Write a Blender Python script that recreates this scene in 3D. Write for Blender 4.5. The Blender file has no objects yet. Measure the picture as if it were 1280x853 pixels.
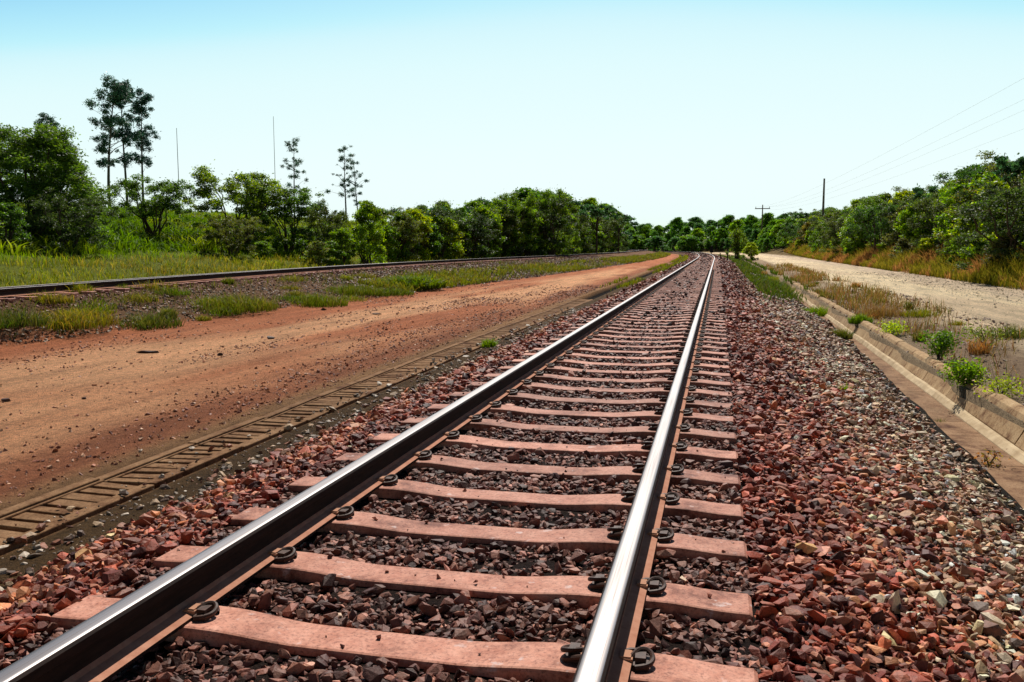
import bpy, math, random
import numpy as np
R = math.radians
RNG = np.random.default_rng(7)
random.seed(7)
scene = bpy.context.scene
COL = scene.collection

# ------------------------------------------------------------------ helpers
def link(o, parent=None):
    COL.objects.link(o)
    if parent is not None: o.parent = parent
    return o
def tag(o, label=None, cat=None, group=None, kind=None):
    if label: o['label'] = label
    if cat: o['category'] = cat
    if group: o['group'] = group
    if kind: o['kind'] = kind
    return o
def sat(c, k=1.22):
    c = np.asarray(c, float); l = c @ np.array([.3, .59, .11]); return np.clip(l[..., None]+(c-l[..., None])*k, .004, 1)
def mesh_np(name, V, F, mats=(), col=None, fmat=None, smooth=False, extra=None):
    """V (n,3); F = array (m,k) or list of such arrays (mixed k)."""
    V = np.asarray(V, np.float32)
    Fs = F if isinstance(F, list) else [F]
    Fs = [np.asarray(f, np.int32) for f in Fs if len(f)]
    loops = np.concatenate([f.ravel() for f in Fs])
    tot = np.concatenate([np.full(len(f), f.shape[1], np.int32) for f in Fs])
    start = np.concatenate([[0], np.cumsum(tot)[:-1]]).astype(np.int32)
    me = bpy.data.meshes.new(name)
    me.vertices.add(len(V)); me.vertices.foreach_set('co', V.ravel())
    me.loops.add(len(loops)); me.loops.foreach_set('vertex_index', loops)
    me.polygons.add(len(tot)); me.polygons.foreach_set('loop_start', start)
    me.polygons.foreach_set('loop_total', tot)
    for m in mats: me.materials.append(m)
    if fmat is not None: me.polygons.foreach_set('material_index', np.asarray(fmat, np.int32))
    me.polygons.foreach_set('use_smooth', np.full(len(tot), smooth, bool))
    if col is not None:
        a = me.color_attributes.new('Col', 'FLOAT_COLOR', 'POINT')
        c = np.ones((len(V), 4), np.float32); c[:, :3] = sat(col)
        a.data.foreach_set('color', c.ravel())
    me.update(calc_edges=True)
    return me
def obj_np(name, *a, parent=None, **k):
    return link(bpy.data.objects.new(name, mesh_np(name, *a, **k)), parent)

def vnoise(x, y, seed=0):
    x = np.asarray(x, float); y = np.asarray(y, float)
    xi = np.floor(x).astype(np.int64); yi = np.floor(y).astype(np.int64)
    fx = x - xi; fy = y - yi
    fx = fx*fx*(3-2*fx); fy = fy*fy*(3-2*fy)
    def hsh(a, b):
        n = (a*374761393 + b*668265263 + seed*982451653) & 0x7fffffff
        n = ((n ^ (n >> 13))*1274126177) & 0x7fffffff
        return ((n ^ (n >> 16)) & 0xffff)/65535.0
    return (hsh(xi, yi)*(1-fx)+hsh(xi+1, yi)*fx)*(1-fy)+(hsh(xi, yi+1)*(1-fx)+hsh(xi+1, yi+1)*fx)*fy
def fbm(x, y, seed=0, oct=3):
    s = 0; a = .5; t = 0
    for i in range(oct):
        s = s+a*vnoise(x*2**i, y*2**i, seed+i*17); t += a; a *= .55
    return s/t
def sstep(a, b, x): t = np.clip((x-a)/(b-a), 0, 1); return t*t*(3-2*t)

# ------------------------------------------------------------------ materials
def new_mat(name):
    m = bpy.data.materials.new(name); m.use_nodes = True
    nt = m.node_tree; nt.nodes.clear()
    out = nt.nodes.new('ShaderNodeOutputMaterial')
    return m, nt, out
class N:
    def __init__(s, nt): s.nt = nt
    def __call__(s, typ, **k):
        n = s.nt.nodes.new('ShaderNode'+typ)
        for a, b in k.items(): setattr(n, a, b)
        return n
    def link(s, a, b): s.nt.links.new(a, b)
    def noise(s, vec, scale, detail=4, rough=.6):
        n = s('TexNoise'); n.inputs['Scale'].default_value = scale
        n.inputs['Detail'].default_value = detail; n.inputs['Roughness'].default_value = rough
        if vec is not None: s.link(vec, n.inputs['Vector'])
        return n.outputs['Fac']
    def ramp(s, fac, stops):
        n = s('ValToRGB'); e = n.color_ramp.elements
        while len(e) < len(stops): e.new(.5)
        for i, (p, c) in enumerate(stops):
            e[i].position = p
            e[i].color = (c, c, c, 1) if not hasattr(c, '__len__') else (*c, 1)
        s.link(fac, n.inputs['Fac']); return n.outputs['Color']
    def mix(s, fac, a, b, mode='MIX'):
        n = s('Mix', data_type='RGBA', blend_type=mode)
        for sock, v in ((n.inputs['Factor'], fac), (n.inputs['A'], a), (n.inputs['B'], b)):
            if hasattr(v, 'is_linked'): s.link(v, sock)
            elif hasattr(v, '__len__'): sock.default_value = (*v, 1)
            else: sock.default_value = v
        # pick the RGBA sockets explicitly
        return n.outputs['Result']
def mixrgb(g, fac, a, b, mode='MIX'):
    n = g('MixRGB', blend_type=mode)
    for sock, v in ((n.inputs[0], fac), (n.inputs[1], a), (n.inputs[2], b)):
        if hasattr(v, 'is_linked'): g.link(v, sock)
        elif hasattr(v, '__len__'): sock.default_value = (*v, 1)
        else: sock.default_value = v
    return n.outputs[0]
def bsdf(g, out, col, rough=.9, spec=.2, normal=None, metal=0.):
    b = g('BsdfPrincipled')
    if hasattr(col, 'is_linked'): g.link(col, b.inputs['Base Color'])
    else: b.inputs['Base Color'].default_value = (*col, 1)
    if hasattr(rough, 'is_linked'): g.link(rough, b.inputs['Roughness'])
    else: b.inputs['Roughness'].default_value = rough
    b.inputs['Specular IOR Level'].default_value = spec
    b.inputs['Metallic'].default_value = metal
    if normal is not None: g.link(normal, b.inputs['Normal'])
    g.link(b.outputs[0], out.inputs['Surface']); return b
def bump(g, h, strength=.5, dist=.02):
    n = g('Bump'); n.inputs['Strength'].default_value = strength; n.inputs['Distance'].default_value = dist
    g.link(h, n.inputs['Height']); return n.outputs[0]

def mat_earth():
    m, nt, out = new_mat('earth'); g = N(nt)
    att = g('Attribute', attribute_name='Col').outputs['Color']
    pos = g('NewGeometry').outputs['Position']
    mp = g('Mapping'); mp.inputs['Scale'].default_value = (1, .13, 1); g.link(pos, mp.inputs['Vector'])
    n1 = g.noise(mp.outputs[0], 3.2, 6, .65)            # wheel-track streaks
    n2 = g.noise(pos, 16, 8, .75)
    n3 = g.noise(pos, 95, 4, .75)
    c = mixrgb(g, 1, att, g.ramp(n1, [(.3, .68), (.5, 1.), (.7, 1.2)]), 'MULTIPLY')
    c = mixrgb(g, 1, c, g.ramp(n2, [(.3, .5), (.5, 1.), (.7, 1.3)]), 'MULTIPLY')
    c = mixrgb(g, 1, c, g.ramp(n3, [(.34, .4), (.5, 1.), (.68, 1.3)]), 'MULTIPLY')
    h1 = g('Math', operation='ADD'); g.link(n2, h1.inputs[0]); g.link(n3, h1.inputs[1])
    bsdf(g, out, c, .9, .08, bump(g, h1.outputs[0], 1., .045))
    return m
def mat_attr(name, rough=.9, spec=.15, scale=60, dist=.004, trans=0.):
    m, nt, out = new_mat(name); g = N(nt)
    att = g('Attribute', attribute_name='Col').outputs['Color']
    tc = g('TexCoord').outputs['Object']
    n = g.noise(tc, scale, 4, .65)
    c = mixrgb(g, 1, att, g.ramp(n, [(.3, .65), (.5, 1.), (.72, 1.3)]), 'MULTIPLY')
    bsdf(g, out, c, rough, spec, bump(g, n, .6, dist))
    return m
def mat_leaf(name, tint=(1, 1, 1), trans=.52, tcol=(2.1, 1.9, .7), rough=.5, spec=.35):
    m, nt, out = new_mat(name); g = N(nt)
    att = g('Attribute', attribute_name='Col').outputs['Color']
    oi = g('ObjectInfo').outputs['Random']
    c = mixrgb(g, 1, att, tint, 'MULTIPLY')
    c = mixrgb(g, 1, c, g.ramp(oi, [(0, (.6, .74, .95)), (.45, (1, 1, 1)), (.8, (1.35, 1.2, .8)), (1, (1.6, 1.25, .9))]), 'MULTIPLY')
    p = g('BsdfPrincipled'); g.link(c, p.inputs['Base Color']); p.inputs['Roughness'].default_value = rough
    p.inputs['Specular IOR Level'].default_value = spec
    t = g('BsdfTranslucent'); g.link(mixrgb(g, 1, c, tcol, 'MULTIPLY'), t.inputs['Color'])
    mx = g('MixShader'); mx.inputs[0].default_value = trans
    g.link(p.outputs[0], mx.inputs[1]); g.link(t.outputs[0], mx.inputs[2]); g.link(mx.outputs[0], out.inputs['Surface'])
    return m
def mat_noise(name, c1, c2, scale=8, rough=.85, spec=.2, dist=.01, metal=0, stretch=None, spots=None, rand=.0):
    c1, c2 = sat(c1, 1.15), sat(c2, 1.15)
    m, nt, out = new_mat(name); g = N(nt)
    v = g('TexCoord').outputs['Object']
    if stretch:
        mp = g('Mapping'); mp.inputs['Scale'].default_value = stretch; g.link(v, mp.inputs['Vector']); v = mp.outputs[0]
    n = g.noise(v, scale, 6, .65)
    c = mixrgb(g, g.ramp(n, [(.33, 0), (.67, 1)]), c1, c2)
    if rand:
        oi = g('ObjectInfo').outputs['Random']
        add = g('VectorMath', operation='ADD'); g.link(g('TexCoord').outputs['Object'], add.inputs[0])
        sc = g('Math', operation='MULTIPLY'); sc.inputs[1].default_value = 37.; g.link(oi, sc.inputs[0])
        g.link(sc.outputs[0], add.inputs[1])
        n4 = g.noise(add.outputs[0], 3.6, 8, .75)
        c = mixrgb(g, 1, c, g.ramp(oi, [(0, 1-rand), (1, 1+rand*.6)]), 'MULTIPLY')
        c = mixrgb(g, 1, c, g.ramp(n4, [(.34, (.34, .23, .2)), (.47, (.9, .85, .82)), (.56, (1.05, 1.05, 1.05)), (.7, (1.25, 1.27, 1.3))]), 'MULTIPLY')
        n6 = g.noise(add.outputs[0], 70, 4, .75); c = mixrgb(g, 1, c, g.ramp(n6, [(.33, (.5, .42, .4)), (.47, (1, 1, 1)), (.68, (1.2, 1.18, 1.15))]), 'MULTIPLY')
        if spots:
            n5 = g.noise(add.outputs[0], 13, 5, .6)
            c = mixrgb(g, g.ramp(n5, [(.63, 0), (.70, .75)]), c, spots)
    bsdf(g, out, c, rough, spec, bump(g, n, .5, dist), metal)
    return m

M_earth = mat_earth()
M_stone = mat_attr('crushed_stone', .6, .28, 60, .006)
M_conc = mat_noise('sleeper_concrete', (.40, .18, .13), (.54, .295, .225), 14, .7, .22, .004, rand=.25, spots=(.66, .5, .46))
M_rust_shade = mat_noise('rail_rust_shade', (.012, .008, .007), (.03, .018, .014), 9, .75, .15, .003, stretch=(8, 1, 8))  # rust pulled near black: shade of the backlit rail sides is in the colour
M_dust = mat_noise('dusty_rail_foot', (.40, .19, .13), (.52, .28, .20), 20, .9, .1, .003)
def mat_polish():
    m, nt, out = new_mat('polished_steel'); g = N(nt)
    v = g('TexCoord').outputs['Object']
    mp = g('Mapping'); mp.inputs['Scale'].default_value = (60, .5, 1); g.link(v, mp.inputs['Vector'])
    n = g.noise(mp.outputs[0], 2.5, 4, .6)
    c = g.ramp(n, [(.3, (.16, .14, .135)), (.62, (.33, .30, .285))])
    bsdf(g, out, c, g.ramp(n, [(.3, .55), (.7, .38)]), .5, None, 1.)
    return m
M_polish = mat_polish()
M_clip = mat_noise('clip_steel', (.03, .015, .011), (.10, .048, .034), 30, .6, .3, .003)
M_pad = mat_noise('clip_insulator', (.38, .2, .13), (.5, .27, .18), 20, .8, .2, .003)
M_grate = mat_noise('drain_cover_concrete', (.18, .108, .062), (.30, .185, .11), 9, .95, .1, .01, rand=.15)
M_wall = mat_noise('drain_concrete', (.36, .245, .14), (.5, .37, .23), 6, .9, .15, .01, rand=.12)
M_wall_l = mat_noise('drain_mortar', (.36, .26, .16), (.66, .53, .36), 4, .9, .15, .01)
M_invert = mat_noise('drain_invert', (.20, .125, .075), (.31, .2, .125), 5, .9, .15, .008, stretch=(1, .5, 1), rand=.1)
M_bark = mat_noise('bark', (.035, .028, .022), (.12, .09, .07), 10, .9, .1, .02, stretch=(1, 1, .25))
M_bark_pale = mat_noise('pale_bark', (.05, .045, .04), (.16, .14, .12), 6, .9, .1, .02, stretch=(1, 1, .2))
M_wood = mat_noise('pole_wood', (.10, .085, .07), (.2, .17, .14), 6, .9, .1, .01, stretch=(4, 4, .4))
M_wire = mat_noise('wire', (.5, .6, .63), (.6, .7, .72), 3, .6, .2, .001)
M_mast = mat_noise('mast_metal', (.2, .22, .23), (.3, .33, .34), 3, .7, .2, .001)
M_plate = mat_noise('marker_plate', (.012, .012, .013), (.03, .03, .03), 10, .7, .2, .002)
M_leaf = mat_leaf('leaf_green', (1.3, 1.3, 1.2), spec=.5)
M_leaf_d = mat_leaf('leaf_far', (1.0, 1.2, 1.5), .5, (1.9, 2.0, 1.5))  # bluer, lighter tint: distance haze painted into the far leaves
M_leaf_e = mat_leaf('leaf_blue_green', (1.5, 1.7, 2.0), .35, (1.3, 1.4, 1.2), .45)
M_grass = mat_leaf('grass_blade', (1, 1, 1), .5, (1.25, 1.2, .6), .6, .2)
M_dry = mat_leaf('dry_grass_blade', (1, 1, 1), .5, (1.2, 1.1, .8), .8, .1)

# ------------------------------------------------------------------ camera
CAMZ = 1.10; YAW = R(13.125); PITCH = R(6.2); FPX = 1100.
cam_d = bpy.data.cameras.new('camera'); cam = link(bpy.data.objects.new('camera', cam_d))
cam_d.sensor_width = 36; cam_d.lens = FPX/1280*36; cam_d.clip_start = .05; cam_d.clip_end = 5000
cam.location = (0, 0, CAMZ); cam.rotation_euler = (R(90)-PITCH, 0, YAW)
scene.camera = cam
def bearing(px):                       # horizontal bearing of a column of the photo
    return math.atan2(px-640, FPX) - YAW
def at(px, D):                         # ground position at distance D in that bearing
    a = bearing(px); return D*math.sin(a), D*math.cos(a)

# ------------------------------------------------------------------ light
SUN_EL = R(50); SUN_AZ = R(-7)        # left of the track direction
w = bpy.data.worlds.new('World'); scene.world = w; w.use_nodes = True
wn = w.node_tree; bg = wn.nodes['Background']
sky = wn.nodes.new('ShaderNodeTexSky'); sky.sky_type = 'NISHITA'; sky.sun_disc = False
sky.sun_elevation = SUN_EL; sky.sun_rotation = SUN_AZ
sky.air_density = 1.; sky.dust_density = .3; sky.ozone_density = 1.
def vscale(k, src):
    n = wn.nodes.new('ShaderNodeVectorMath'); n.operation = 'SCALE'; n.inputs['Scale'].default_value = k
    wn.links.new(src, n.inputs[0]); return n.outputs[0]
cur = wn.nodes.new('ShaderNodeRGBCurve')     # the hazy, faintly cyan sky of the photo
for ci, pts in enumerate((((.17, .04), (.30, .24), (.385, .50), (.43, .70), (.5, .78), (1, .86)), ((.27, .08), (.45, .46), (.54, .82), (.61, .95), (.7, .985), (1, 1)), ((.44, .14), (.6, .52), (.76, .965), (.85, .995), (1, 1)))):
    c_ = cur.mapping.curves[ci]
    c_.points[-1].location = pts[-1]
    for p_ in pts[:-1]: c_.points.new(*p_)
cur.mapping.update()
wn.links.new(vscale(.1, sky.outputs[0]), cur.inputs['Color'])
wn.links.new(vscale(10., cur.outputs[0]), bg.inputs['Color']); bg.inputs['Strength'].default_value = .1
sd = bpy.data.lights.new('sun', 'SUN'); so = link(bpy.data.objects.new('sun', sd))
sd.energy = 5.; sd.angle = R(.5); sd.color = (1, .95, .86)
so.rotation_euler = (R(90)-SUN_EL, 0, math.pi-SUN_AZ)   # lamp -Z points away from the sun
so.location = (0, 0, 30)
scene.view_settings.view_transform = 'Standard'; scene.view_settings.look = 'None'; scene.view_settings.exposure = 0
scene.cycles.max_bounces = 6; scene.cycles.transparent_max_bounces = 4
scene.cycles.sample_clamp_direct = 1.8; scene.cycles.diffuse_bounces = 1; scene.cycles.use_denoising = True

# ------------------------------------------------------------------ layout of the place
TC = -1.03; HG = .7325                  # track centre, half gauge
def off(Y):
    Y = np.asarray(Y, float)
    o = -np.clip(Y-75, 0, None)**2/2200 - np.clip(np.minimum(Y, 215)-150, 0, None)**2/110
    return o - np.clip(Y-215, 0, None)*1.18
_y2 = np.array([-20, 0, 9, 13, 20.6, 31, 41.7, 54, 68.5, 104, 153, 230, 900.])
_u2 = np.array([-9.2, -10.6, -11.7, -12.2, -13.1, -13.75, -13.9, -13.3, -12.2, -10.6, -9.0, -7, -7])
_yt = np.array([-20, 0, 11, 15.7, 21, 30, 45, 81, 136, 230, 900.])
_ut = np.array([-10.2, -10.3, -10.35, -10.1, -9.6, -9.1, -8.1, -6.6, -5.3, -4.6, -4.6])
_fy = np.arange(-20, 900, 1.)
def _sm(y, u, k=13):
    f = np.interp(_fy, y, u); p = np.pad(f, k//2, mode='edge'); return np.convolve(p, np.ones(k)/k, 'valid')
_U2 = _sm(_y2, _u2, 15); _UT = _sm(_yt, _ut, 11)
def u2(Y): return np.interp(Y, _fy, _U2)           # near rail of the second track
def utoe(Y): return np.interp(Y, _fy, _UT)         # foot of its embankment
Z2 = .35
def wallb(Y): return np.minimum(2.39+.0115*np.asarray(Y, float), 2.8)   # foot of the right-hand drain wall
def toer(Y): return np.minimum(1.86+.032*np.asarray(Y, float), 2.52)-.06*(vnoise(np.asarray(Y)*.9, 0, 5)-.5)
def prof(x, pts):                       # pts: list of (position array, height)
    z = np.zeros_like(x)+pts[0][1]
    for (a, za), (b, zb) in zip(pts[:-1], pts[1:]):
        t = np.clip((x-a)/np.maximum(b-a, 1e-4), 0, 1); z = z+(zb-za)*t
    return z
GZ = -.40; INV = -.68
def zf(u, Y, detail=True):
    u = np.asarray(u, float); Y = np.asarray(Y, float)
    uT = u2(Y); ut = utoe(Y); wb = wallb(Y); tr = toer(Y); o = np.ones_like(u)
    rise = sstep(70, 120, Y)
    z = prof(u, [(uT-60, 4.6), (uT-30, 3.6), (uT-17, 2.6), (uT-9, 1.15), (uT-5, .42), (uT-2.6, .02), (uT-2.0, .06), (uT-1.85, .065),
                 (uT+.35, .165), (uT+.55, .12), ((uT+.55)*.35+ut*.65, -.2), (ut, GZ),
                 (-4.0*o, GZ), (-3.9*o, GZ), (-3.86*o, GZ-.2), (-3.40*o, GZ-.2), (-3.36*o, GZ), (-3.0*o, GZ+.02), (-2.35*o, -.215), (-2.2*o, -.201), (.16*o, -.201),
                 (.3*o, -.222), (tr, INV+.03), (tr+.02, INV-.03), (wb+.09, INV-.03), (wb+.10, -.43), (wb+.6, -.42), (4.0*o, -.34), (6.5*o, -.27), (9.3*o, -.31),
                 (10.5*o, .0), (13*o, 1.0), (18*o, 1.9), (40*o, 2.5), (90*o, 3)])
    # the embankments and hollows level out far away
    if detail:
        nz = fbm(u*1.1, Y*.6, 3, 4)-.5
        amp = np.where(u < uT-2.4, .25, .05)
        amp = np.where((u > -4.05) & (u < wb+.3), 0.0, amp)
        amp = np.where((u > uT-2.2) & (u < uT+.6), .015, amp)
        z = z+nz*amp
    return z
def zat(X, Y):
    return float(zf(np.array([X-off(Y)]), np.array([Y]))[0])

C_RED = np.array((.52, .215, .125)); C_TAN = np.array((.80, .46, .285))
def colf(u, Y):
    u = np.asarray(u, float); Y = np.asarray(Y, float)
    uT = u2(Y); ut = utoe(Y); tr = toer(Y); wb = wallb(Y)
    c = np.zeros(u.shape+(3,))
    def lay(wt, col): nonlocal c; c = c*(1-wt[..., None])+np.asarray(col)*wt[..., None]
    j = (fbm(u*1.3, Y*.7, 11, 4)-.5)*1.1
    n1 = fbm(u*.55, Y*.10, 21, 4)
    lay(np.ones_like(u), (.10, .13, .03))
    lay(sstep(uT-10, uT-4, u+j*4), (.17, .19, .045))
    lay(sstep(uT-3.2, uT-2.4, u+j), (.19, .11, .065))
    lay(sstep(ut-.5, ut+.1, u+j*.7), C_RED)
    mid = sstep(.33, .55, n1)*sstep(ut+.5, ut+2, u)*(1-sstep(-5.4, -4.4, u+j*.6))
    lay(mid, C_TAN)
    lay(sstep(-5.0, -4.5, u+j*.9)*.55, (.27, .12, .075))
    lay(sstep(-4.3, -4.02, u), (.36, .21, .12))
    lay(((u > -3.9) & (u < -3.37))*1., (.02, .013, .01))  # channel floor coloured near black, painted shade so the slots above look dark
    lay(sstep(-3.38, -3.34, u), (.115, .07, .036))
    lay(sstep(-3.0, -2.7, u+j*.25), (.11, .05, .035))
    lay(sstep(-2.25, -2.15, u), (.035, .022, .018))
    lay(sstep(.2, .5, u), (.10, .045, .032))
    lay(sstep(tr-.35, tr-.1, u), (.03, .024, .018))
    lay(sstep(wb-.05, wb+.15, u), (.40, .31, .215))
    lay(sstep(wb+.3, wb+.9, u+j*.8), (.34, .245, .17))
    lay(sstep(.5, .68, fbm(u*.9, Y*.5, 31, 3))*sstep(wb+.2, wb+.6, u), (.46, .36, .25))
    r = sstep(3.9, 4.8, u+j*.9)
    lay(r, (.92, .76, .54))
    lay(r*sstep(.5, .62, n1)*.8, (.76, .60, .43))
    lay(sstep(6.8, 8.4, u+j*1.5)*.7, (.64, .51, .40))
    lay(sstep(9.2, 9.9, u+j*.5), (.16, .11, .05))
    lay(sstep(11, 13, u), (.06, .07, .025))
    return c

# ------------------------------------------------------------------ the ground sheets: one grid cut into named pieces
def geo(a, b, step, k):
    r = [a]
    while r[-1] < b: r.append(r[-1]+step); step *= k
    return r
ug = sorted(set(np.round(np.concatenate([
    -np.array(geo(18, 900, .6, 1.12)), np.arange(-18, -4.05, .25), np.arange(-4.05, -3.3, .03), np.arange(-3.3, -2.1, .1), np.arange(-2.1, .2, .3),
    np.arange(.2, 1.7, .12), np.arange(1.7, 3.0, .035), np.arange(3.0, 10, .25), np.array(geo(10, 900, .4, 1.12))]), 4)))
ug = np.array(ug)
yg = np.array(sorted(set(np.round(np.concatenate([[-40, -20, -10, -6], np.arange(-4, 12, .2), geo(12, 1500, .25, 1.02)]), 3))))
YY, UU = np.meshgrid(yg, ug, indexing='ij')
ZZ = zf(UU, YY)
XX = UU+off(YY)
VV = np.stack([XX, YY, ZZ], -1).reshape(-1, 3)
CC = colf(UU, YY).reshape(-1, 3)
ny, nu = YY.shape
idx = np.arange(ny*nu).reshape(ny, nu)
Q = np.stack([idx[:-1, :-1], idx[:-1, 1:], idx[1:, 1:], idx[1:, :-1]], -1).reshape(-1, 4)
uc = (.5*(UU[:-1, :-1]+UU[1:, 1:])).ravel(); yc = (.5*(YY[:-1, :-1]+YY[1:, 1:])).ravel()
zone = np.zeros(len(Q), int)
zone[(uc > utoe(yc)) & (uc < -4.0) & (yc < 230)] = 1
zone[(uc > 4.15) & (uc < 9.4) & (yc < 230)] = 2
zone[(uc > -3.0) & (uc < toer(yc)) & (yc < 230)] = 3
for k, nm in enumerate(('ground', 'dirt_road', 'gravel_road', 'trackbed')):
    f = Q[zone == k]; used = np.unique(f); remap = np.zeros(ny*nu, int); remap[used] = np.arange(len(used))
    tag(obj_np(nm, VV[used], remap[f], mats=[M_earth], col=CC[used], smooth=True), kind='structure')

# ------------------------------------------------------------------ stones
import bmesh
def hull(npts, seed, flat=.75):
    r = np.random.default_rng(seed)
    p = r.normal(size=(npts, 3)); p /= np.linalg.norm(p, axis=1)[:, None]
    p *= r.uniform(.72, 1.1, (npts, 1)); p *= np.array([r.uniform(.85, 1.35), r.uniform(.75, 1.), flat*r.uniform(.75, 1.1)])
    bm = bmesh.new()
    for q in p: bm.verts.new(q)
    res = bmesh.ops.convex_hull(bm, input=bm.verts)
    bmesh.ops.delete(bm, geom=[v for v in bm.verts if not v.link_faces], context='VERTS')
    bmesh.ops.triangulate(bm, faces=bm.faces)
    bm.verts.index_update()
    V = np.array([v.co[:] for v in bm.verts]); F = np.array([[v.index for v in f.verts] for f in bm.faces])
    bm.free(); return V, F
PROTO = [hull(11+k % 13, 100+k, .42+.3*(k % 3)/2) for k in range(40)]
PROTO_LO = [hull(8, 300+k) for k in range(12)]
def rotmats(n, tilt=.5):
    q = np.zeros((n, 3, 3)); a = RNG.uniform(0, 2*np.pi, n)
    ca, sa = np.cos(a), np.sin(a)
    Rz = np.zeros((n, 3, 3)); Rz[:, 0, 0] = ca; Rz[:, 0, 1] = -sa; Rz[:, 1, 0] = sa; Rz[:, 1, 1] = ca; Rz[:, 2, 2] = 1
    b = RNG.normal(0, tilt, n); cb, sb = np.cos(b), np.sin(b)
    Rx = np.zeros((n, 3, 3)); Rx[:, 0, 0] = 1; Rx[:, 1, 1] = cb; Rx[:, 1, 2] = -sb; Rx[:, 2, 1] = sb; Rx[:, 2, 2] = cb
    c = RNG.uniform(0, 2*np.pi, n); cc, sc = np.cos(c), np.sin(c)
    Rz2 = np.zeros((n, 3, 3)); Rz2[:, 0, 0] = cc; Rz2[:, 0, 1] = -sc; Rz2[:, 1, 0] = sc; Rz2[:, 1, 1] = cc; Rz2[:, 2, 2] = 1
    return Rz @ Rx @ Rz2
def stones(name, P, S, C, protos=PROTO, mat=None, tilt=.75):
    n = len(P); k = RNG.integers(0, len(protos), n); Rm = rotmats(n, tilt)
    Vs, Fs, Cs = [], [], []; base = 0
    for i, (pv, pf) in enumerate(protos):
        s = np.where(k == i)[0]
        if not len(s): continue
        v = np.einsum('nij,mj->nmi', Rm[s], pv)*S[s][:, None, None]+P[s][:, None, :]
        m = len(pv)
        f = pf[None]+(base+np.arange(len(s))*m)[:, None, None]
        Vs.append(v.reshape(-1, 3)); Fs.append(f.reshape(-1, 3)); Cs.append(np.repeat(C[s], m, 0)); base += len(s)*m
    return obj_np(name, np.concatenate(Vs), np.concatenate(Fs), mats=[mat or M_stone], col=np.concatenate(Cs))

SP = .575; S0 = 3.13                     # sleeper pitch and the centre of the one whose front edge lies at Y=3.03
def in_sleeper(u, Y, m=.0):
    d = np.abs(((Y-S0+SP/2) % SP)-SP/2)
    return (d < .105-m) & (u > -2.2+m) & (u < .155-m)
def on_rail(u):
    return (np.abs(u-(TC-HG)) < .07) | (np.abs(u-(TC+HG)) < .07)
def ballast_cols(u, Y, n):
    pal = lambda *cs: np.array(cs)[RNG.integers(0, len(cs), n)]
    crib = pal((.10, .042, .034), (.16, .07, .052), (.22, .105, .08), (.08, .042, .035), (.27, .135, .10), (.16, .08, .06))
    red = pal((.24, .064, .04), (.18, .046, .032), (.30, .085, .052), (.11, .036, .026), (.21, .065, .045), (.28, .10, .065), (.40, .18, .12), (.08, .03, .024))
    org = pal((.42, .16, .082), (.36, .12, .068), (.46, .22, .125), (.26, .09, .065), (.36, .17, .12))
    crm = pal((.50, .36, .23), (.56, .45, .33), (.33, .21, .14), (.24, .13, .09), (.44, .26, .16), (.14, .095, .075), (.64, .52, .38), (.32, .14, .085))
    gry = pal((.32, .23, .17), (.5, .38, .28), (.24, .17, .13), (.42, .28, .19), (.16, .12, .1), (.58, .46, .34))
    c = crib.copy(); q = RNG.random(n)
    s = (u > .16) | (u < -2.2); c[s] = red[s]
    s = (u < -2.45) & (q < .65); c[s] = org[s]
    w = sstep(.45, 1.35, u); s = q < w*.9; c[s] = crm[s]
    w = sstep(1.5, 2.2, u); s = RNG.random(n) < w*.5; c[s] = gry[s]
    s = (u > .4) & (u < 1.4) & (RNG.random(n) < .25); c[s] = org[s]
    c = c*np.exp(RNG.normal(.06, .40, (n, 1))); return np.minimum(c, .72)
def ballast_band(y0, y1, dens, smin, smax, layers, u0=-3.0, u1=2.6):   # crushed stone between two distances
    A = (y1-y0)*(u1-u0); n = int(A*dens)
    u = RNG.uniform(u0, u1, n); Y = RNG.uniform(y0, y1, n)
    tr = toer(Y)
    p = np.where(u < -2.75, .35*np.clip((u+3.12)/.37, 0, 1), 1.)
    p = np.where(u > tr-.3, np.clip((tr-.02-u)/.3, 0, 1)*.8, p)
    keep = RNG.random(n) < p
    keep &= ~in_sleeper(u, Y, -.005)
    u, Y = u[keep], Y[keep]; n = len(u)
    inside = (u > -2.2) & (u < .155)
    s = np.clip(np.exp(RNG.normal(math.log((smin+smax)*.44), .34, n)), smin*.45, smax*1.7)*np.where(inside, .85, 1.)
    s = s*np.where(u > 1.3, .88, 1.)
    z = zf(u, Y, False)+RNG.uniform(-.35, .3+.5*(layers > 1), n)*s
    # hollow between the sleepers, heaped a little against the shoulders
    z += np.where(inside, -.004+.02*(vnoise(u*3, Y*3, 8)-.5), .035*(fbm(u*2.2, Y*2.2, 9)-.35))
    z = np.where(on_rail(u), np.minimum(z, -.21), z)
    P = np.stack([u+off(Y), Y, z], 1)
    return P, s, ballast_cols(u, Y, n)
bands = [ballast_band(1.0, 9, 900, .014, .026, 1, -2.2, .16), ballast_band(1.0, 7.5, 2100, .017, .031, 2), ballast_band(7.5, 14, 1150, .020, .036, 2), ballast_band(14, 24, 450, .028, .048, 2)]
P, S, Cc = [np.concatenate(t) for t in zip(*bands)]
tag(stones('ballast', P, S, Cc), 'loose crushed red and brown ballast stones heaped around the main track', 'ballast', kind='stuff')
n = 420; Y = S0+SP*RNG.integers(-2, 34, n)+RNG.uniform(-.075, .075, n); u = RNG.uniform(-2.17, .13, n)
k = (RNG.random(n) < .8) & ~on_rail(u) & ((np.abs(np.abs(u-TC)-HG) > .2)); u, Y = u[k], Y[k]; n = len(u)
s = RNG.uniform(.004, .016, n); a = np.abs(u-TC)
z = -.152-.024*(1-sstep(.25, .60, a))-.016*sstep(.86, 1.12, a)+s*.45
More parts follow.
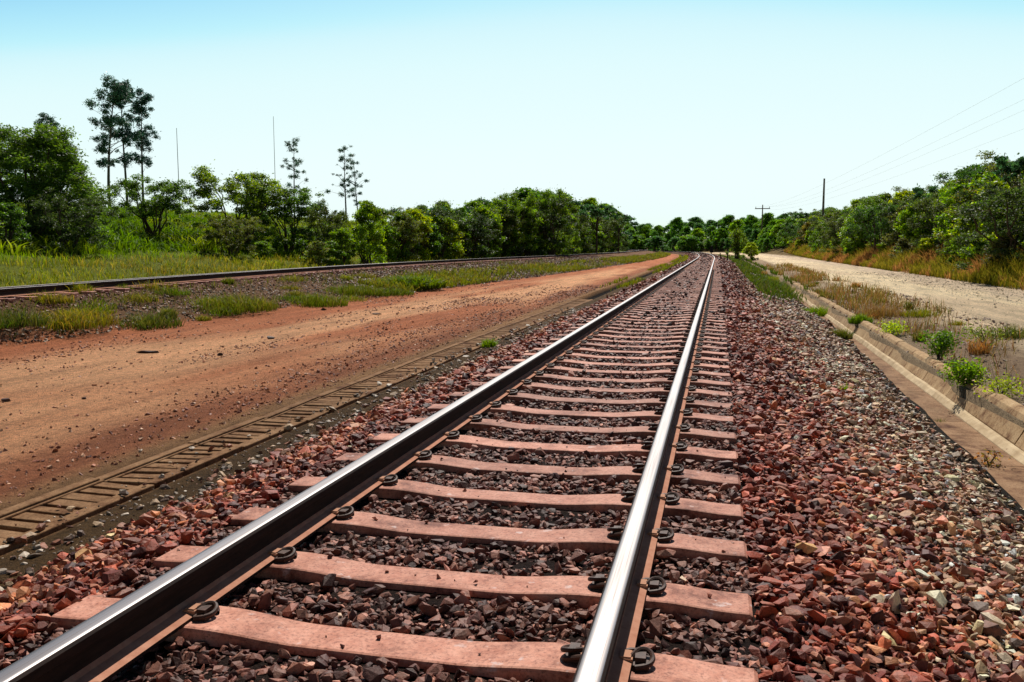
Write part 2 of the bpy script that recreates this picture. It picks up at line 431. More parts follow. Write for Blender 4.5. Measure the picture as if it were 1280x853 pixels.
tag(stones('gravel', np.stack([u, Y, z], 1), s, ballast_cols(u, Y, n)*1.2, PROTO_LO), 'small chips of ballast lying on top of the sleepers', 'gravel', kind='stuff')
bands = [ballast_band(24, 42, 150, .045, .075, 1), ballast_band(42, 75, 60, .06, .10, 1), ballast_band(75, 150, 20, .09, .14, 1)]
P, S, Cc = [np.concatenate(t) for t in zip(*bands)]
tag(stones('ballast', P, S, Cc*.9, PROTO_LO), 'far stretch of red ballast stones where the main track runs to the bend', 'ballast', kind='stuff')
# second track's ballast
n = 26000
Y = 7+RNG.random(n)**1.7*75; t = RNG.uniform(-.1, 1, n)
u = u2(Y)-1.9+(utoe(Y)-u2(Y)+1.9)*np.clip(t, 0, 1)**.8
s = np.where(Y < 25, RNG.uniform(.025, .05, n), RNG.uniform(.045, .08, n))
c = np.array([(.2, .13, .09), (.28, .17, .12), (.36, .27, .2), (.12, .08, .06), (.25, .12, .08), (.46, .36, .27)])[RNG.integers(0, 6, n)]*RNG.uniform(.6, 1.15, (n, 1))
near_rail = (u > u2(Y)-1.9) & (u < u2(Y)+.9)
c[near_rail] = np.array((.2, .085, .065))*RNG.uniform(.6, 1.4, (near_rail.sum(), 1))
P = np.stack([u+off(Y), Y, zf(u, Y)+RNG.uniform(-.3, .4, n)*s], 1)
tag(stones('ballast', P, s, c, PROTO_LO), 'grey brown ballast stones on the grassy embankment of the second track', 'ballast', kind='stuff')
# gravel scattered on both roads, on the verge and by the drain
def gravel(n, yfun, ufun, smin, smax, cols, dens=None):
    Y = yfun(n); u = ufun(Y, n); k = np.ones(n, bool)
    if dens is not None: k = RNG.random(n) < dens(u, Y)
    u, Y = u[k], Y[k]; n = len(u)
    s = smin+(smax-smin)*RNG.random(n)**3
    s *= 1+Y/40
    c = np.array(cols)[RNG.integers(0, len(cols), n)]*RNG.uniform(.7, 1.2, (n, 1))
    return np.stack([u+off(Y), Y, zf(u, Y)+s*.1], 1), s, c
g1 = gravel(38000, lambda n: 3+RNG.random(n)**1.5*30, lambda Y, n: utoe(Y)+(-4.0-utoe(Y))*RNG.random(n)**.8, .005, .026,
            [(.36, .15, .09), (.28, .11, .075), (.48, .25, .15), (.2, .09, .065), (.55, .34, .23)],
            lambda u, Y: np.clip(.1+1.2*sstep(.5, .68, fbm(u*.9, Y*.22, 41, 3))+.5*sstep(-5.5, -4.5, u), 0, 1))
tag(stones('gravel', *g1, PROTO_LO), 'fine red gravel strewn over the dirt road', 'gravel', kind='stuff')
g2 = gravel(14000, lambda n: 4.5+RNG.random(n)**1.6*26, lambda Y, n: wallb(Y)+.12+RNG.random(n)*2.4, .006, .03,
            [(.3, .22, .17), (.22, .16, .13), (.42, .33, .25), (.16, .11, .09), (.34, .2, .15)],
            lambda u, Y: np.clip(.15+1.2*sstep(.42, .62, fbm(u*1.2, Y*.8, 43, 3)), 0, 1))
tag(stones('gravel', *g2, PROTO_LO), 'grey and brown gravel on the verge beyond the drain wall', 'gravel', kind='stuff')
g3 = gravel(2200, lambda n: 2.6+RNG.random(n)**1.4*18, lambda Y, n: -3.62+.72*RNG.random(n)**.5, .006, .034,
            [(.2, .15, .11), (.5, .42, .34), (.12, .08, .06), (.3, .14, .09), (.42, .3, .2)])
g3[0][:, 2] = np.maximum(g3[0][:, 2], np.where(g3[0][:, 0] < -3.36, GZ+.03, -9))
tag(stones('gravel', *g3, PROTO), 'stray stones in the dark dirt between the slotted drain and the ballast', 'gravel', kind='stuff')
g4 = gravel(9000, lambda n: 9+RNG.random(n)**1.5*40, lambda Y, n: 4.1+RNG.random(n)*5.3, .006, .022,
            [(.5, .4, .27), (.35, .26, .2), (.6, .48, .33), (.25, .18, .14)],
            lambda u, Y: np.clip(.15+sstep(6, 8, u), 0, 1))
tag(stones('gravel', *g4, PROTO_LO), 'pale gravel on the sandy road on the right', 'gravel', kind='stuff')

# ------------------------------------------------------------------ rails
def sweep(prof2, ys, ufun, z0):
    """prof2 (k,2) closed outline swept along the track; returns V,F(quads)."""
    prof2 = np.array(prof2); k = len(prof2); n = len(ys)
    X = ufun(ys)+off(ys)
    V = np.zeros((n, k, 3)); V[..., 0] = X[:, None]+prof2[None, :, 0]; V[..., 1] = ys[:, None]; V[..., 2] = z0+prof2[None, :, 1]
    i = np.arange(n*k).reshape(n, k); a = i[:-1]; b = i[1:]
    F = np.stack([a, np.roll(a, -1, 1), np.roll(b, -1, 1), b], -1)
    return V.reshape(-1, 3), F.reshape(-1, 4), k
RAIL = [(-.076, -.15), (.076, -.15), (.076, -.138), (.022, -.124), (.0085, -.112), (.0085, -.052), (.030, -.042), (.0385, -.036), (.0395, -.010), (.034, -.004),
        (-.034, -.004), (-.0395, -.010), (-.0385, -.036), (-.030, -.042), (-.0085, -.052), (-.0085, -.112), (-.022, -.124), (-.076, -.138)]
CAP = [(-.034, -.004), (.034, -.004), (.031, -.0012), (.018, -.0002), (0, 0), (-.018, -.0002), (-.031, -.0012)]
def rail(ufun, z0, y0, y1, label, group=None):
    ys = np.array(sorted(set(np.round(np.concatenate([np.arange(y0, 75, 3.), np.arange(75, y1, 1.5), [y1]]), 3))))
    V, F, k = sweep(RAIL, ys, ufun, z0)
    fm = np.tile([0, 0, 1, 1] + [0]*(k-6) + [1, 1], len(ys)-1)[:len(F)]
    o = obj_np('rail', V, F, mats=[M_rust_shade, M_dust], fmat=fm)
    V, F, k = sweep(CAP, ys, ufun, z0)
    obj_np('running_surface', V, F, mats=[M_polish], parent=o, smooth=True)
    tag(o, label, 'rail', group)
    return o
rail(lambda Y: TC-HG+0*Y, 0, -2, 232, 'left steel rail of the main track with a bright polished top and black shaded side')
rail(lambda Y: TC+HG+0*Y, 0, -2, 232, 'right rail of the main track with bright polished top, beside the red ballast slope')
rail(lambda Y: u2(Y), Z2, -2, 226, 'nearer dark rail of the second track along the top of the grassy embankment')
rail(lambda Y: u2(Y)-1.465, Z2-.075, -2, 226, 'farther rail of the second track, half hidden behind the nearer one')

# ------------------------------------------------------------------ sleepers and clips
def tube_np(pts, rad, sides=6, caps=True):
    pts = np.array(pts, float); n = len(pts); rad = np.broadcast_to(rad, (n,))
    t = np.gradient(pts, axis=0); t /= np.linalg.norm(t, axis=1)[:, None]+1e-9
    ref = np.array([0, 0, 1.]) if abs(t[0][2]) < .9 else np.array([1., 0, 0])
    V = []
    for i in range(n):
        a = np.cross(t[i], ref); a /= np.linalg.norm(a)+1e-9; b = np.cross(a, t[i]); ref = b if False else ref
        ang = np.arange(sides)*2*np.pi/sides
        V.append(pts[i]+rad[i]*(np.cos(ang)[:, None]*a+np.sin(ang)[:, None]*b))
    V = np.concatenate(V); i = np.arange(n*sides).reshape(n, sides); a = i[:-1]; b = i[1:]
    F = np.stack([a, b, np.roll(b, -1, 1), np.roll(a, -1, 1)], -1).reshape(-1, 4)
    if caps and sides == 4: pass
    return V, F
def merge(parts):
    Vs, Fs, b = [], [], 0
    for V, F in parts:
        Vs.append(V); Fs.append(np.asarray(F)+b); b += len(V)
    return np.concatenate(Vs), Fs
def box_np(x0, x1, y0, y1, z0, z1):
    V = np.array([(x, y, z) for z in (z0, z1) for y in (y0, y1) for x in (x0, x1)], float)
    F = np.array([(0, 2, 3, 1), (4, 5, 7, 6), (0, 1, 5, 4), (2, 6, 7, 3), (0, 4, 6, 2), (1, 3, 7, 5)])
    return V, F
def sleeper_mesh():
    L = 1.178; xs = np.concatenate([[-L, -L+.012], np.linspace(-1.12, 1.12, 41), [L-.012, L]])
    V = []
    for x in xs:
        a = abs(x)
        top = -.152-.024*(1-sstep(.25, .60, np.array(a)))-.016*sstep(.86, 1.12, np.array(a))
        e = 0. if a < L-.005 else .010
        hw = .098-.008*(1-float(sstep(.25, .6, np.array(a))))-e*.6
        for (y, z) in ((-hw-.022, -.33), (-hw, top-.012-e), (-hw+.004, top-.003-e), (-hw+.012, top-e), (hw-.012, top-e), (hw-.004, top-.003-e), (hw, top-.012-e), (hw+.022, -.33)):
            V.append((x, y, z))
    k = 8; n = len(xs); i = np.arange(n*k).reshape(n, k); a = i[:-1]; b = i[1:]
    F = np.stack([a, b, np.roll(b, -1, 1), np.roll(a, -1, 1)], -1).reshape(-1, 4)[:, ::-1]
    caps = np.array([i[0], i[-1][::-1]])
    return mesh_np('railway_sleeper', np.array(V), [F, caps], mats=[M_conc])
SL = sleeper_mesh()
def clip_mesh():
    # spring clip seen from above as a looped e; x points away from the rail
    pts = [(.030, -.062, .012), (.060, -.055, .016), (.085, -.035, .020), (.094, -.005, .026), (.088, .022, .036), (.068, .036, .044), (.042, .030, .044),
           (.024, .008, .036), (.010, -.012, .026), (-.014, -.02, .020), (-.022, .004, .018), (-.020, .034, .020), (.005, .052, .028), (.04, .058, .024), (.074, .050, .014), (.086, .03, .006)]
    P = np.array(pts); q = []
    for i in range(len(P)-1):
        p0, p1, p2, p3 = P[max(i-1, 0)], P[i], P[i+1], P[min(i+2, len(P)-1)]
        for t in (0, .33, .66):
            q.append(.5*((2*p1)+(-p0+p2)*t+(2*p0-5*p1+4*p2-p3)*t*t+(-p0+3*p1-3*p2+p3)*t**3))
    q.append(P[-1])
    parts = [tube_np(np.array(q)*np.array([.9, .88, .85]), .0095, 7)]
    parts.append(box_np(.020, .074, -.05, .05, -.004, .016)); parts.append(box_np(.026, .062, -.034, .03, .016, .036))
    V, F = merge(parts)
    return mesh_np('rail_clip', V, F, mats=[M_clip])
CL = clip_mesh()
iv, if_ = merge([box_np(-.034, .018, -.034, .034, .0, .017), box_np(-.026, .012, -.028, .028, .017, .022)])
INS = mesh_np('insulator', iv, if_, mats=[M_pad])
def ordinal(i):
    return ['first', 'second', 'third', 'fourth', 'fifth', 'sixth', 'seventh', 'eighth', 'ninth', 'tenth', 'eleventh', 'twelfth'][i]
def sleeper(x, y, zoff, label, group, clips, ang=0.):
    o = link(bpy.data.objects.new('railway_sleeper', SL)); o.location = (x, y, zoff)
    o.rotation_euler = (RNG.normal(0, .004), RNG.normal(0, .002), ang+RNG.normal(0, .005))
    tag(o, label, 'sleeper', group)
    if clips:
        for sx in (-1, 1):
            for d in (-1, 1):
                c = link(bpy.data.objects.new('rail_clip', CL), o)
                c.location = (sx*HG+d*.062, 0, -.151); c.rotation_euler = (0, 0, 0 if d > 0 else math.pi)
                c.rotation_euler.z += RNG.normal(0, .05)
                c.scale = (.88, .86, .9); s = link(bpy.data.objects.new('insulator', INS), c); s.location = (0, 0, .011)
    return o
for n_ in range(-4, 205):
    y = S0+n_*SP
    if n_ <= -3: lab, gr = 'concrete sleeper just below the bottom edge of the photo, under the main track', 'sleepers at the photo\'s bottom edge'
    elif n_ == -2: lab, gr = 'concrete sleeper at the very bottom edge, showing only its left clip inside the left rail', 'sleepers of the main track'
    elif n_ < 10: lab, gr = '%s pinkish concrete sleeper counted up from the bottom of the right rail' % ordinal(n_+1), 'sleepers of the main track'
    elif n_ < 45: lab, gr = 'pinkish concrete sleeper in the middle stretch of the main track', 'sleepers in the middle stretch of the main track'
    else: lab, gr = 'thin distant sleeper of the main track, close below the bend', 'distant sleepers of the main track'
    sl = float((off(y+.5)-off(y-.5)))
    sleeper(TC+float(off(y)), y, 0, lab, gr, n_ < 75, -math.atan(sl))
for n_ in range(110):
    y = 6.5+n_*.6
    if y > 66: break
    sl = float((u2(y+.5)+off(y+.5)-u2(y-.5)-off(y-.5)))
    sleeper(float(u2(y))-HG+float(off(y)), y, Z2-.0375, 'red dusted sleeper end showing under the second track\'s rail', 'sleepers of the second track', False, -math.atan(sl)).rotation_euler[1] = -.051

# ------------------------------------------------------------------ slotted drain on the left
def cover_mesh(seed):
    r = np.random.default_rng(seed)
    parts = []; L = .52; u0, u1 = -.235, .235; zt = .0; th = .05
    parts.append(box_np(u0, u0+.075, -L, L, -th-.05, zt+.008))
    parts.append(box_np(u0+.089, u0+.11, -L, L, -th, zt))
    parts.append(box_np(u1-.085, u1, -L, L, -th-.05, zt))
    p = .13
    for k in range(8):
        e0, e1 = r.uniform(.016, .03, 2); y0 = -L+k*p+(e0 if r.random() > .12 else 0); y1 = -L+(k+1)*p-(e1 if r.random() > .12 else 0)
        parts.append(box_np(u0+.11, u1-.085, y0, y1, -th, zt-.003-r.uniform(0, .008)))
    parts.append(box_np(u0+.075, u0+.089, -L, L, -th, -.03))
    V, F = merge(parts); V = V.astype(float)
    V[:, 2] += .006*(vnoise(V[:, 0]*15, V[:, 1]*9, 4)-.5)
    return mesh_np('drain_cover', V, F, mats=[M_grate])
CVS = [cover_mesh(60+i) for i in range(6)]
for k in range(22):
    o = link(bpy.data.objects.new('drain_cover', CVS[(k*5) % 6])); o.location = (-3.63+RNG.normal(0, .004), 2.1+k*1.05, GZ+.022-.0012*k)
    o.rotation_euler = (RNG.normal(0, .006), RNG.normal(0, .014), RNG.normal(0, .007))
    b = o.modifiers.new('bevel', 'BEVEL'); b.width = .006; b.segments = 2; b.limit_method = 'ANGLE'
    if k < 8: lab, gr = 'slotted concrete drain cover with open dark slots, beside the dirt road', 'slotted drain covers'
    else: lab, gr = 'far concrete drain cover with its slots half filled by sand', 'sanded over drain covers'
    tag(o, lab, 'drain cover', gr)
# drain on the right: sloped wall panels and flat invert
dr = bpy.data.objects.new('concrete_drain', None); link(dr); dr.location = (2.4, 8, INV)
tag(dr, 'open concrete drain with flat brown bottom and low sloped wall along the ballast', 'drain')
def drain_piece(name, ys, prof_fn, mat):
    rows = np.array([prof_fn(y) for y in ys]); n, k, _ = rows.shape
    i = np.arange(n*k).reshape(n, k); a = i[:-1]; b = i[1:]
    F = np.stack([a, np.roll(a, -1, 1), np.roll(b, -1, 1), b], -1).reshape(-1, 4)
    caps = np.array([i[0], i[-1][::-1]])
    V = rows.reshape(-1, 3)-np.array(dr.location)
    return obj_np(name, V, [F[:, ::-1], caps], mats=[mat], parent=dr)
L = []
y = 2.0
while y < 62:
    ln = 1.9 if y < 30 else 3.
    ya, yb = y+.006, y+ln-.006
    def inv(Y, e=0):
        o_ = float(off(Y)); w_ = float(wallb(Y)); z = INV+.012*(float(vnoise(Y*.5, 3, 2))-.5)
        return [(1.45+o_, Y, z-.08), (w_+.02+o_, Y, z-.08), (w_+.02+o_, Y, z+.004), (1.45+o_, Y, z)]
    drain_piece('invert_slab', np.linspace(ya, yb, 4), inv, M_invert)
    y += ln
y = 2.0; k_ = 0
GAPS = [(15.6, 17.4)]
while y < 40:
    ln = 1.25
    ya, yb = y+.008, y+ln-.008
    jz = RNG.normal(0, .008)
    if not (15.9 < y < 16.9):
        def wl(Y, jz=jz):
            o_ = float(off(Y)); w_ = float(wallb(Y))
            return [(w_+.045+o_, Y, INV-.05), (w_+.12+o_, Y, INV-.05), (w_+.29+o_, Y, -.41+jz), (w_+.275+o_, Y, -.372+jz), (w_+.20+o_, Y, -.366+jz), (w_+.165+o_, Y, -.39+jz), (w_+.05+o_, Y, INV+.075+jz*.4)]
        drain_piece('wall_panel', np.linspace(ya, yb, 3), wl, M_wall)
    y += ln
def fl(Y):
    o_ = float(off(Y)); w_ = float(wallb(Y)); j = .02*(float(vnoise(Y*2.1, 7, 3))-.5)
    return [(w_-.035+j+o_, Y, INV-.05), (w_+.049+o_, Y, INV-.05), (w_+.049+o_, Y, INV+.072+j), (w_+.02+o_, Y, INV+.06+j), (w_-.02+j+o_, Y, INV+.012)]
drain_piece('mortar_fillet', np.arange(2, 41, .35), fl, M_wall_l)

# ------------------------------------------------------------------ foliage
def leaves_np(C, size, cols, aspect=.45, up=.35, droop=0.):
    """one folded diamond per centre."""
    n = len(C); d = RNG.normal(size=(n, 3)); d[:, 2] = d[:, 2]*.7-droop; d /= np.linalg.norm(d, axis=1)[:, None]
    r = RNG.normal(size=(n, 3)); r[:, 2] += up; s = np.cross(d, r); s /= np.linalg.norm(s, axis=1)[:, None]+1e-9
    size = np.broadcast_to(size, (n,))*RNG.uniform(.7, 1.3, n)
    a = d*size[:, None]*.5; b = s*(size*aspect*.5)[:, None]
    V = np.stack([C-a, C+b-a*.1, C+a, C-b-a*.1], 1).reshape(-1, 3)
    F = np.arange(n*4).reshape(n, 4)
    return V, F, np.repeat(cols, 4, 0)
def pal(cols, n, lo=.7, hi=1.25):
    cols = np.array(cols); return cols[RNG.integers(0, len(cols), n)]*RNG.uniform(lo, hi, (n, 1))
G_MID = [(.07, .135, .022), (.10, .175, .026), (.13, .20, .028), (.06, .115, .024)]
G_DARK = [(.045, .09, .028), (.055, .11, .03), (.048, .095, .038), (.075, .13, .03)]
G_BRT = [(.14, .20, .022), (.12, .19, .025), (.18, .235, .03), (.09, .16, .02)]
def limb(p0, p1, r0, r1, wob=.08, n=6, sides=6):
    p0 = np.array(p0, float); p1 = np.array(p1, float); t = np.linspace(0, 1, n)[:, None]
    pts = p0+(p1-p0)*t; Ln = np.linalg.norm(p1-p0)
    w_ = RNG.normal(0, wob*Ln*.35, (n, 3))*np.sin(np.pi*t)
    pts = pts+w_; pts[:, 2] += .08*Ln*np.sin(np.pi*t[:, 0])
    return tube_np(pts, np.linspace(r0, r1, n), sides), pts
class TreeProto:
    def __init__(s, crown, trunk): s.crown, s.trunk = crown, trunk
def build_tree(name, lumps, leaves, lsize, palette, limbs, leafmat, barkmat, aspect=.45, droop=0., shell=.5, inner=.75, tw=0):
    """lumps: (cx,cy,cz,rx,rz,weight,shade)"""
    Ls = np.array(lumps, float); wts = Ls[:, 5]*Ls[:, 3]**2; wts /= wts.sum()
    k = RNG.choice(len(Ls), leaves, p=wts); q = Ls[k]
    d = RNG.normal(size=(leaves, 3)); d /= np.linalg.norm(d, axis=1)[:, None]
    rr = RNG.random(leaves)**shell*RNG.uniform(.8, 1.12, leaves)
    # sub-clumps inside a lump: pull leaves to a few spots so that gaps open between them
    P = q[:, :3]+d*rr[:, None]*q[:, [3, 3, 4]]
    ns = 22; sd_ = RNG.normal(size=(len(Ls), ns, 3)); sd_ /= np.linalg.norm(sd_, axis=2)[..., None]
    sd_ *= (RNG.random((len(Ls), ns, 1))**.4)*Ls[:, None, [3, 3, 4]]
    ks = RNG.integers(0, ns, leaves)
    spot = q[:, :3]+sd_[k, ks]; shade = RNG.uniform(.7, 1.3, (len(Ls), ns))[k, ks]
    P = P+(spot-P)*RNG.uniform(.05, .6, (leaves, 1))
    st = RNG.random(leaves) < .09; P[st] += RNG.normal(0, 1, (st.sum(), 3))*(q[st, 3]*.3)[:, None]; P[:, 2] = np.maximum(P[:, 2], .02)
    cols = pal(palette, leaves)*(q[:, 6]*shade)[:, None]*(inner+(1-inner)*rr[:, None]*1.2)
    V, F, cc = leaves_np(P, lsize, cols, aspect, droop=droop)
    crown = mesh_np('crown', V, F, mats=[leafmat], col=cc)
    tv, tf = merge([l for l in limbs])
    trunk = mesh_np('trunk', tv, tf, mats=[barkmat], smooth=True)
    return TreeProto(crown, trunk)
def place(proto, name, x, y, sc, rz, label, cat='tree', group=None, sz=1., dz=0.):
    o = bpy.data.objects.new(name, None); link(o)
    o.location = (x, y, zat(x, y)-.05+dz); o.rotation_euler = (RNG.normal(0, .02), RNG.normal(0, .02), rz); o.scale = (sc, sc, sc*sz)
    o.empty_display_size = .2
    tag(o, label, cat, group)
    link(bpy.data.objects.new('trunk', proto.trunk), o)
    link(bpy.data.objects.new('crown', proto.crown), o)
    return o
def thicket(seed, h=4., leaves=5200, palette=G_MID, lsize=.17, mat=M_leaf, wide=1.7, low=.06, aspect=.5):
    r = np.random.default_rng(seed); lumps, limbs = [], []
    for i in range(64):
        z = h*(low+(1-low)*r.random()**.75); prof_ = math.sin(math.pi*min(1, .22+.78*(z/h)))**.6
        a = r.uniform(0, 6.28); rad = wide*prof_*r.random()**.5*.85
        rx = r.uniform(.26, .62)*h/4
        lumps.append((rad*math.cos(a), rad*math.sin(a), min(z, h-rx*.6), rx, rx*r.uniform(.6, .9), r.uniform(.6, 1.3), r.uniform(.55, 1.45)))
    for i in range(7):
        l = lumps[i*3]; b = r.normal(0, .12, 2)
        limbs.append(limb((b[0], b[1], 0), l[:3], .05*h/4+.02, .012, .1)[0])
        for j in range(2):
            e = np.array(l[:3])+r.normal(0, .4, 3); limbs.append(limb(l[:3], e, .012, .004, .1, 4, 4)[0])
    return build_tree('thicket', lumps, int(leaves*2.3), lsize*.88, palette, limbs, mat, M_bark, aspect)
TH = [thicket(11, 4.2, 5200, G_MID), thicket(12, 4.0, 5000, G_BRT+G_MID, .19), thicket(13, 4.4, 5600, G_DARK+G_MID, .15), thicket(14, 3.8, 4600, G_MID+G_BRT, .16),
      thicket(15, 4.2, 5200, G_BRT, .2, wide=1.9, aspect=.55), thicket(16, 4.3, 4600, G_DARK+G_MID, .2)]
G_OLIVE = [(.075, .085, .03), (.09, .095, .04), (.06, .075, .03), (.10, .10, .05)]
TH_OL = [thicket(17, 4., 4200, G_OLIVE+G_MID, .15), thicket(18, 3.8, 4200, G_OLIVE, .16)]
def eucalypt(seed, h=14., clumps=66, leaves=9500, br=1., low=.32, cr=1.):
    r = np.random.default_rng(seed); lumps, limbs = [], []
    lean = r.normal(0, .03*h, 2); n = 12; t = np.linspace(0, 1, n)
    tr = np.stack([lean[0]*t**1.5+.1*np.sin(t*5+seed), lean[1]*t**1.5+.1*np.cos(t*4), h*t], 1)
    limbs.append(tube_np(tr, np.linspace(.17, .02, n)*h/14, 7))
    for i in range(clumps):
        t_ = low+(.98-low)*r.random()**.8; p = np.array([np.interp(t_, t, tr[:, k]) for k in range(3)])
        ln = br*h*(.02+.15*(1-t_)**.4*r.random()**1.6)*1.3; a = r.uniform(0, 6.28)
        e = p+np.array([ln*math.cos(a), ln*math.sin(a), ln*r.uniform(.2, .9)])
        limbs.append(limb(p, e, .035*h/14, .008, .12, 5, 4)[0])
        rx = cr*h*r.uniform(.02, .066)
        lumps.append((*e, rx, rx*.75, 1., r.uniform(.7, 1.25)))
    lumps.append((*tr[-1], h*.03, h*.04, 1, 1))
    return build_tree('eucalypt', lumps, leaves, .25*h/14, [(.03, .065, .042), (.042, .08, .046), (.055, .09, .05)], limbs, M_leaf_e, M_bark_pale, .34, droop=.5, shell=.6)
def slim(seed):
    return eucalypt(seed, clumps=34, leaves=3600, br=1.25, low=.34, cr=.95)
EU = [eucalypt(3), eucalypt(4, clumps=56, leaves=9500), eucalypt(8, clumps=48, leaves=8000), eucalypt(9, clumps=64, leaves=9000)]
ES = [slim(51), slim(52), slim(53)]
def vase(seed, h=4.4, w_=2.3, leaves=6500, lsize=.13, palette=G_DARK, stems=11, low=.38, flat=.75, mat=M_leaf, gaps=18):
    r = np.random.default_rng(seed); lumps, limbs = [], []
    for i in range(stems):
        a = i*6.283/stems+r.normal(0, .25); rad = w_*r.uniform(.3, .9)
        e = np.array([rad*math.cos(a), rad*math.sin(a), h*(flat+(1-flat)*(1-(rad/w_)**2))*r.uniform(.75, .95)])
        l, pts = limb((.18*math.cos(a), .18*math.sin(a), 0), e, .06, .012, .08, 7, 6); limbs.append(l)
        for j in range(3):
            q = pts[r.integers(3, 7)]; f = q+np.array([*r.normal(0, .55, 2), r.uniform(-.1, .6)]); limbs.append(limb(q, f, .014, .004, .1, 4, 4)[0])
            rx = r.uniform(.3, .6); lumps.append((*f, rx, rx*.7, 1, r.uniform(.65, 1.3)))
        rx = r.uniform(.4, .65); lumps.append((*e, rx, rx*.7, 1, r.uniform(.7, 1.3)))
    for i in range(gaps):
        a = r.uniform(0, 6.28); rad = w_*r.random()**.5; z = h*r.uniform(low, flat+.1)
        rx = r.uniform(.25, .55); lumps.append((rad*math.cos(a), rad*math.sin(a), z, rx, rx*.6, .8, r.uniform(.5, 1.1)))
    return build_tree('vase', lumps, int(leaves*2.6), lsize*.95, palette, limbs, mat, M_bark, .4, shell=.5)
VASE = vase(21, 4.4, 2.2, 7000, gaps=60)
FEATH = vase(22, 5.2, 2.5, 9500, .14, G_DARK+G_MID, 11, .06, .7, gaps=90)
FEATH2 = vase(23, 4.6, 2.2, 7500, .13, [(.05, .075, .03), (.04, .07, .028), (.065, .085, .035)], 10, .04, .7, gaps=80)
def bigbush(seed):
    r = np.random.default_rng(seed); lumps, limbs = [], []
    h = 6.
    for i in range(190):
        z = h*r.uniform(.02, .96); w_ = 3.1*math.sin(math.pi*min(1, .3+.66*z/h))**.6; a = r.uniform(0, 6.28); rad = w_*r.random()**.45
        rx = r.uniform(.35, .8); lumps.append((rad*math.cos(a), rad*math.sin(a), z, rx, rx*.75, r.uniform(.6, 1.2), r.uniform(.55, 1.3)))
    for i in range(9):
        limbs.append(limb((r.normal(0, .2), r.normal(0, .2), 0), lumps[i*5][:3], .1, .02, .1, 7)[0])
    return build_tree('bigbush', lumps, 64000, .15, G_DARK+[(.05, .085, .022)], limbs, M_leaf, M_bark, .38, shell=.45)
BIG = bigbush(31)
def fartree(seed, h=9., flat=False, leaves=6500):
    r = np.random.default_rng(seed); lumps, limbs = [], []
    limbs.append(limb((0, 0, 0), (r.normal(0, .3), r.normal(0, .3), h*.7), .22, .08, .05, 7)[0])
    for i in range(30):
        if flat: z = h*r.uniform(.74, .93); w_ = h*.42
        else: z = h*r.uniform(.05, .92); w_ = h*.36*math.sin(math.pi*min(1, .25+.72*z/h))**.6
        a = r.uniform(0, 6.28); rad = w_*r.random()**.5; rx = h*r.uniform(.08, .15)*(1. if not flat else .9)
        lumps.append((rad*math.cos(a), rad*math.sin(a), z, rx, rx*(.75 if not flat else .35), 1, r.uniform(.6, 1.35)))
        if i % 3 == 0: limbs.append(limb((0, 0, h*r.uniform(.3, .6)), lumps[-1][:3], .08, .02, .08, 5, 5)[0])
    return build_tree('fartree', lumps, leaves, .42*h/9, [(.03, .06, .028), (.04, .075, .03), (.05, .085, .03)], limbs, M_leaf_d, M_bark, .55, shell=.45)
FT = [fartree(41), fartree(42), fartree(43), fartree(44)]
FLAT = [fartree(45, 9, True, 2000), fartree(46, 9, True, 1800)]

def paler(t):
    c = t.crown.copy(); c.materials[0] = M_leaf_d; return TreeProto(c, t.trunk)  # same crown with the haze-tinted leaf colour
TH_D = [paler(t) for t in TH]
def hdeg(): return RNG.uniform(0, 6.283)
def top_scale(px, D, ytop, x, y, hproto):       # height that brings the crown up to a row of the photo
    z0 = zat(x, y); zt = CAMZ+(307-ytop)*D*math.cos(math.atan2(px-640, FPX))/FPX
    return max(.15, (zt-z0)/hproto)
def put(proto, hp, name, px, D, ytop, label, cat='tree', group=None, sx=1., rz=None):
    x, y = at(px, D); s = top_scale(px, D, ytop, x, y, hp)
    return place(proto, name, x, y, s*sx, hdeg() if rz is None else rz, label, cat, group, 1/sx)
# left foreground group
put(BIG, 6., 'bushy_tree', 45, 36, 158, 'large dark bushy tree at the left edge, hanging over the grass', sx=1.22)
put(FEATH, 5.2, 'bushy_tree', 5, 40, 172, 'dark feathery tree behind the large bushy tree at the left edge', sx=1.3)
put(TH[2], 4.4, 'bush', 84, 40, 196, 'dark leafy bush filling in behind the large bushy tree', 'bush', sx=1.2)
put(TH[2], 4.4, 'bush', 14, 31, 252, 'dark rounded bush at the left edge, under the large bushy tree', 'bush', sx=1.3)
put(TH[0], 4.2, 'bush', 128, 37, 278, 'low green bush right of the large bushy tree, at the grass edge', 'bush', sx=1.3)
put(FEATH2, 4.6, 'bushy_tree', 88, 33, 232, 'grey green bushy tree in front of the large dark one at left', sx=1.25)
put(TH[2], 4.4, 'bushy_tree', -40, 30, 190, 'dark bushy tree cut by the left edge of the photo', sx=1.2)
put(EU[3], 14., 'eucalyptus_tree', 73, 62, 150, 'tall dark eucalyptus rising just behind the large bushy tree', sx=1.15)
put(EU[0], 14., 'eucalyptus_tree', 142, 66, 108, 'tallest eucalyptus, leftmost of the close trio with bare dark trunk', sx=1.12)
put(EU[1], 14., 'eucalyptus_tree', 163, 70, 112, 'middle eucalyptus of the tall trio at left', sx=.95)
put(EU[2], 14., 'eucalyptus_tree', 184, 68, 120, 'slimmest eucalyptus, rightmost of the tall trio at left', sx=.95)
put(VASE, 4.4, 'shrub_tree', 196, 41, 218, 'many stemmed vase shaped shrub tree standing alone in bright grass', sx=1.15)
put(TH[5], 4.3, 'bush', 118, 44, 238, 'small dark bush between the big bushy tree and the vase shaped one', 'bush')
put(FEATH, 5.2, 'feathery_tree', 305, 44, 202, 'feathery dark tree with spreading ragged top left of the thin mast', sx=1.2)
put(FEATH, 5.2, 'feathery_tree', 362, 45, 224, 'feathery dark tree right of the thin mast, under the slender eucalyptus', sx=1.2)
